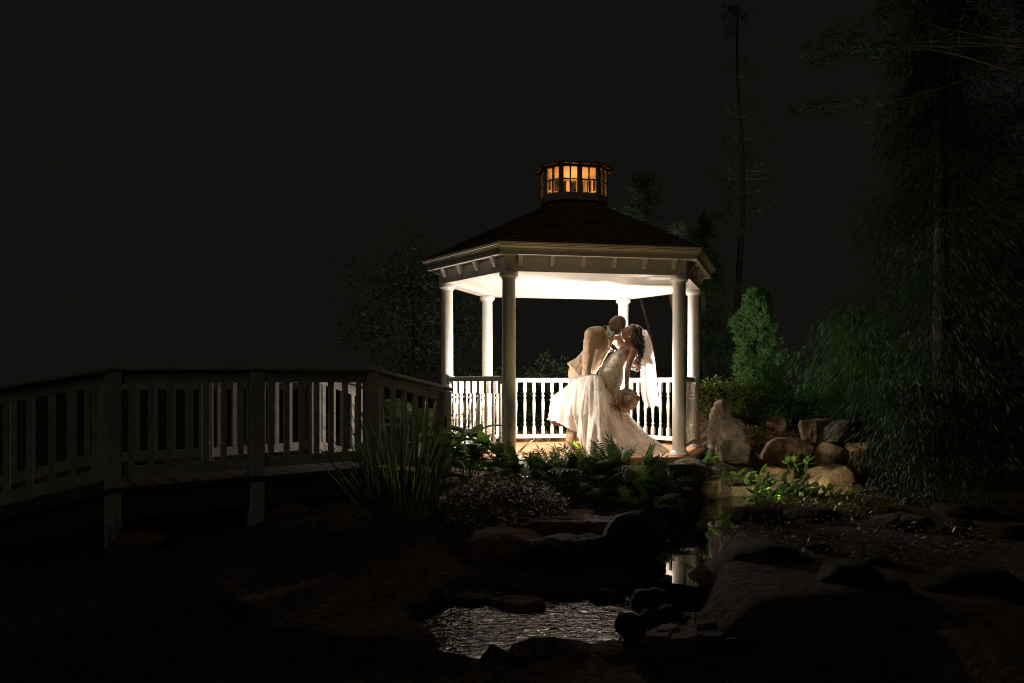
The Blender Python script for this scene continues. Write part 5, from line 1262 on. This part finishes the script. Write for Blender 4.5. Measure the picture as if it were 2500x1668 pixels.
# palm fronds by the left column
def palm(label, base, n_, ln, seed):
    r_ = random.Random(seed); t = thing('sago_palm', label, 'palm', base); m_ = frond_mesh(26, 1, .55, .55, .10); m_.materials.append(M['palm'])
    tk = MB(); tk.capsule([(0, 0, -.05), (0, 0, .18)], [.07, .06], 10); tk.build('trunk', M['bark_grey'], t, True)
    for k in range(n_):
        o = obj('frond', m_, None, t); a = 2 * PI * k / n_ + r_.uniform(-.2, .2); el = r_.uniform(.45, 1.25); o.rotation_mode = 'QUATERNION'; o.location = (0, 0, .18); s = ln * r_.uniform(.8, 1.1); o.scale = (s, s, s)
        o.rotation_quaternion = Quaternion((0, 0, 1), a) @ Quaternion((0, 1, 0), PI / 2 - el)
palm('green palm with feathery fronds between the bridge end and the left column', gat(-1.22, 8.75), 17, .92, 5)
palm('smaller feathery palm behind the footbridge railing', gat(-1.75, 9.1), 13, .75, 6)

# ------------------------------------------------------------------ shrubs and trees on the right
def sprays(name, c, outd, n_per, ln, wd, mat, parent, fan=.5, droop=0.0):
    c = np.asarray(c); outd = np.asarray(outd); N_ = len(c); C = np.repeat(c, n_per, 0); D = np.repeat(outd, n_per, 0) + rng.normal(size=(N_ * n_per, 3)) * fan; D[:, 2] -= droop
    C = C + D * rng.uniform(0, .6, (N_ * n_per, 1)) * np.mean(ln)
    return blades(name, C, D, rng.uniform(.6, 1.2, N_ * n_per) * ln, wd, mat, parent)
def trunk(t, pts, rad, mat, seg=10, name='trunk'):
    mb = MB(); mb.tube(pts, rad, seg); return mb.build(name, mat, t, True)
ab = Vector(W(1850, 1010, 10.6)); ab.z = ground_z(ab.x, ab.y)
at_ = thing('arborvitae', 'tall narrow arborvitae lit green beside the gazebo', 'tree', ab)
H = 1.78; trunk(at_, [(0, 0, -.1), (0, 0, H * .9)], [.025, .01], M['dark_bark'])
c = []; d = []
for k in range(3400):
    t = random.random() ** .9; a = random.uniform(0, 2 * PI); lob = 1 + .22 * math.sin(3 * a + t * 9) + .15 * math.sin(7 * a - t * 15)
    nz_ = noise.noise((math.cos(a) * 1.6, math.sin(a) * 1.6, t * 5))
    if nz_ > .42 or (math.cos(a) > .3 and random.random() < .25): continue
    r_ = (.27 * (math.sin(PI * min(1, .24 + .76 * t)) ** .45) + .02) * lob * random.uniform(.6, 1.12) * (1 - .5 * nz_)
    c.append((r_ * math.cos(a), r_ * math.sin(a), .12 + t * H)); d.append((math.cos(a) * .6, math.sin(a) * .6, .9))
sprays('crown', c, d, 12, .052, .009, M['arbor'], at_, .4)
jb = gat(4.15, 10.2); jt = thing('juniper', 'low spreading bright green juniper above the flat-topped boulder', 'shrub', jb)
c = []; d = []
for k in range(900):
    a = random.uniform(0, 2 * PI); r_ = .62 * math.sqrt(random.random()); h = .42 * (1 - (r_ / .66) ** 2) * random.uniform(.6, 1.1)
    c.append((r_ * math.cos(a) * 1.25, r_ * math.sin(a), .05 + h)); d.append((math.cos(a), math.sin(a), .45))
sprays('foliage', c, d, 9, .10, .012, M['juniper'], jt, .4)
trunk(jt, [(0, 0, -.05), (.03, 0, .2)], [.03, .02], M['bark'], name='stem')
def round_shrub(name, label, base, rad, n_, mat, ln, wd, cat='shrub', seed=1):
    t = thing(name, label, cat, base); c = []; d = []
    for k in range(n_):
        v_ = Vector((random.gauss(0, 1), random.gauss(0, 1), random.gauss(0, 1))).normalized(); lob = .8 + .35 * noise.noise(v_ * 2.3 + Vector((seed, 0, 0)))
        p = Vector((v_.x * rad[0], v_.y * rad[1], v_.z * rad[2])) * lob * random.uniform(.75, 1.02); c.append((p.x, p.y, p.z + rad[2] * .85)); d.append(v_ + Vector((0, 0, .3)))
    sprays('foliage', c, d, 4, ln, wd, mat, t, .6); trunk(t, [(0, 0, -.05), (0, 0, rad[2])], [.03, .02], M['bark'], name='stem'); return t
round_shrub('boxwood', 'rounded yellow-green boxwood behind the standing stone', gat(2.95, 9.9), (.42, .35, .34), 900, M['box'], .035, .020, seed=2)
round_shrub('boxwood', 'darker boxwood mound right of the one behind the standing stone', gat(3.45, 10.1), (.35, .32, .32), 700, M['box'], .035, .020, seed=3)
round_shrub('laurel_shrub', 'dark broadleaf shrub beyond the gazebo back railing', gat(2.0, 11.4), (.6, .5, .7), 700, M['bgleaf'], .07, .03, seed=4)
round_shrub('laurel_shrub', 'dim shrub showing between the left columns', gat(-.6, 11.6), (.8, .6, .75), 800, M['bgleaf'], .07, .03, seed=5)
round_shrub('laurel_shrub', 'dim leafy shrub behind the groom', gat(.75, 11.9), (.8, .6, .85), 800, M['bgleaf'], .07, .03, seed=6)
# third, further back, its left side catching the light
wb3 = gat(4.75, 9.5); w3 = thing('weeping_conifer', 'weeping conifer behind the boulders with its left side lit green', 'tree', wb3)
trunk(w3, [(0, 0, -.1), (.05, .02, .8), (0, 0, 1.7)], [.05, .04, .02], M['dark_bark']); c = []; d = []
for k in range(80):
    a = random.uniform(0, 2 * PI); z0 = random.uniform(.5, 1.75); rr = random.uniform(.3, .8); cv = catmull([(0, 0, z0), (math.cos(a) * rr * .6, math.sin(a) * rr * .6, z0 + .08), (math.cos(a) * rr, math.sin(a) * rr, max(.1, z0 - .55))], 20)
    for i in range(4, 20):
        for j in range(3):
            s = Vector((random.gauss(0, .06), random.gauss(0, .06), 0)); b = Vector(cv[i]) + s
            for q in range(3): c.append(tuple(b + Vector((0, 0, -.04 * q)))); d.append((s.x * 2 + random.gauss(0, .12) + math.cos(a) * .5, s.y * 2 + random.gauss(0, .12) + math.sin(a) * .5, -.6))
blades('crown', c, d, .10, .012, M['arbor'], w3)
# second weeping mass, low, reaching the water
wb2 = gat(3.6, 6.1); w2 = thing('weeping_conifer', 'low hanging conifer skirt trailing to the ground by the smooth dark stone', 'tree', wb2)
trunk(w2, [(.25, .2, -.1), (.2, .15, .7), (.1, .1, 1.05)], [.05, .045, .02], M['bark']); c = []; d = []
for k in range(60):
    a = random.uniform(0, 2 * PI); z0 = random.uniform(.45, 1.05); rr = random.uniform(.2, .6); cv = catmull([(.2, .15, z0), (.2 + math.cos(a) * rr * .6, .15 + math.sin(a) * rr * .6, z0 + .04), (.2 + math.cos(a) * rr, .15 + math.sin(a) * rr, max(.03, z0 - .65))], 20)
    for i in range(4, 20):
        for j in range(3):
            s = Vector((random.gauss(0, .06), random.gauss(0, .06), 0)); b = Vector(cv[i]) + s
            for q in range(3): c.append(tuple(b + Vector((0, 0, -.04 * q)))); d.append((s.x * 6 + random.gauss(0, .25), s.y * 6 + random.gauss(0, .25), -.8))
blades('crown', c, d, .07, .009, M['weeping'], w2)
# pines
def pine(label, base, h, r0, seed, tufts, lo=.35, reach=1.8, lean=(0, 0), bark='bark', nl=.13, group=None, ntuft=26):
    r_ = random.Random(seed); t = thing('pine_tree', label, 'tree', base, group=group)
    ax = lambda u: Vector((lean[0] * u * h + .06 * math.sin(u * 9 + seed), lean[1] * u * h, u * h - .1))
    trunk(t, [ax(i / 12) for i in range(13)], [r0 * (1 - .8 * i / 12) for i in range(13)], M[bark], 12)
    bm_ = MB(); c = []; d = []
    for k in range(tufts):
        u = lo + (1 - lo) * r_.random(); a = r_.uniform(0, 2 * PI); ln = reach * (1.15 - u) * r_.uniform(.5, 1.1); b = ax(u); e = b + Vector((math.cos(a) * ln, math.sin(a) * ln, ln * r_.uniform(-.15, .3)))
        pts = catmull([b, b.lerp(e, .5) + Vector((0, 0, -.06 * ln)), e], 9); bm_ = MB(); bm_.tube([Vector(p) for p in pts], [.016 * (1 - .8 * i / 8) for i in range(9)], 5); bm_.build('branch', M['twig'], t, True)
        for i in range(3, 9):
            for q in range(2):
                p = Vector(pts[i]) + Vector((r_.gauss(0, .10), r_.gauss(0, .10), r_.gauss(0, .07)))
                dd = (e - b).normalized() * .7 + Vector((0, 0, .5))
                for _ in range(ntuft // 2): c.append(tuple(p)); d.append((dd.x + r_.gauss(0, .7), dd.y + r_.gauss(0, .7), dd.z + r_.gauss(0, .6)))
    blades('crown', c, d, nl, .006, M['needle'], t)
    return t
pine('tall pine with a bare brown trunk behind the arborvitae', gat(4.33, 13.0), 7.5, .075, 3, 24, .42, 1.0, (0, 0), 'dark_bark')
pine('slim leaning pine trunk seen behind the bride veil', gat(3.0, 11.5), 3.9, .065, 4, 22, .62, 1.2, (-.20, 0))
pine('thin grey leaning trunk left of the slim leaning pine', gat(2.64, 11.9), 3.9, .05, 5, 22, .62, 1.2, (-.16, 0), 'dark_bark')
# overhanging pine at the upper right, its lowest boughs catching the light
ob = gat(6.3, 6.0); ot = thing('pine_tree', 'tall pine at the right edge with lit bough tips high above', 'tree', ob)
trunk(ot, [(0, 0, -.1), (.05, 0, 2.5), (.0, .05, 5), (.05, 0, 7.5)], [.16, .14, .11, .06], M['bark'], 14); bm_ = MB(); c = []; d = []
tips = [W(2025, 120, 6.2), W(2010, 150, 6.2), W(2045, 95, 6.3), W(2165, 40, 5.9), W(2135, 120, 6.0), W(2200, 10, 5.9), W(1965, 262, 7.0), W(2170, 20, 6.0)]
for tp in tips:
    e = tp - ob; b = Vector((0, 0, e.z + random.uniform(-.9, .6))); pts = catmull([b, b.lerp(e, .35) + Vector((random.uniform(-.2, .2), random.uniform(-.2, .2), random.uniform(-.1, .3))), b.lerp(e, .7) + Vector((random.uniform(-.1, .1), random.uniform(-.1, .1), random.uniform(-.1, .2))), e], 16); bm_ = MB(); bm_.tube([Vector(p) for p in pts], [.014 * (1 - .85 * i / 15) for i in range(16)], 6); bm_.build('branch', M['twig'], ot, True)
    for i in range(11, 16):
        for q in range(7):
            p = Vector(pts[i]) + Vector((random.gauss(0, .05), random.gauss(0, .07), random.gauss(0, .06))); dd = (e - b).normalized()
            for _ in range(9): c.append(tuple(p)); d.append((dd.x + random.gauss(0, .6), dd.y + random.gauss(0, .6), random.gauss(0, .5)))
blades('crown', c, d, .11, .008, M['needle'], ot)
# tall dark spruces closing the right side
def spruce(label, base, h, rad, seed, n_=380, mat='spruce', droop=.22, ln_=.085, jit=.3, q_=11):
    r_ = random.Random(seed); t = thing('spruce_tree', label, 'tree', base); trunk(t, [(0, 0, -.1), (0, 0, h)], [.10, .02], M['dark_bark']); c = []; d = []
    for k in range(n_):
        u = r_.random() ** 1.1; a = r_.uniform(0, 2 * PI); ln = rad * (1.03 - u) * r_.uniform(.65, 1.1); b = Vector((0, 0, .3 + u * (h - .4))); e = b + Vector((math.cos(a) * ln, math.sin(a) * ln, -droop * ln * r_.uniform(.4, 1.6)))
        for i in range(14):
            p = b.lerp(e, .06 + .94 * i / 13); sd = Vector((-math.sin(a), math.cos(a), 0))
            for q in range(q_):
                o_ = sd * r_.gauss(0, .09 + .05 * ln) + Vector((0, 0, r_.gauss(-.05, .06))); c.append(tuple(p + o_)); d.append((math.cos(a) * .6 + o_.x * 3 * jit / .3 + r_.gauss(0, jit), math.sin(a) * .6 + o_.y * 3 * jit / .3 + r_.gauss(0, jit), -.35 - (.3 - jit) * 3 + r_.gauss(0, jit)))
    blades('crown', c, d, ln_, .010, M[mat], t)
spruce('small dark spruce behind the right column and the boxwood', gat(3.45, 12.3), 3.4, .85, 30, 170)
spruce('tall dark spruce behind the weeping conifers', gat(6.6, 10.2), 9.5, 2.0, 31)
spruce('dark spruce beside the right edge pine', gat(6.2, 7.6), 8.5, 1.5, 32)
spruce('broad drooping conifer hanging over the right bank boulders', gat(4.95, 7.9), 8.5, 1.35, 34, 560, 'weeping', .85, .10, .12, 7)
# leafy trees in the dark on the left
def leafy(label, base, h, cr, n_, seed, mat='bgleaf'):
    r_ = random.Random(seed); t = thing('leafy_tree', label, 'tree', base)
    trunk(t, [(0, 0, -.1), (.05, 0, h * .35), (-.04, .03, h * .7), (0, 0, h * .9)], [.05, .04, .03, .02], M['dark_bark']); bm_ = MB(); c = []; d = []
    for k in range(34):
        v_ = Vector((r_.gauss(0, 1), r_.gauss(0, 1), r_.gauss(0, .8))).normalized(); e = Vector((v_.x * cr[0], v_.y * cr[1], h * .62 + v_.z * cr[2])) * 1; b = Vector((0, 0, h * r_.uniform(.3, .75)))
        pts = catmull([b, b.lerp(e, .5), e * r_.uniform(.75, 1)], 8); bm_ = MB(); bm_.tube([Vector(p) for p in pts], [.02 * (1 - .8 * i / 7) for i in range(8)], 5); bm_.build('branch', M['dark_bark'], t, True)
        cl = Vector(pts[-1])
        for _ in range(n_ // 34):
            p = cl + Vector((r_.gauss(0, .28), r_.gauss(0, .28), r_.gauss(0, .2))); c.append(tuple(p)); d.append((r_.gauss(0, 1), r_.gauss(0, 1), r_.gauss(-.3, .6)))
    blades('crown', c, d, rng.uniform(.06, .11, len(c)), .045, M[mat], t, bend=.06)
leafy('dim leafy tree behind the left eave of the gazebo', gat(-1.9, 13.2), 4.2, (1.1, 1.0, 1.3), 4200, 4)
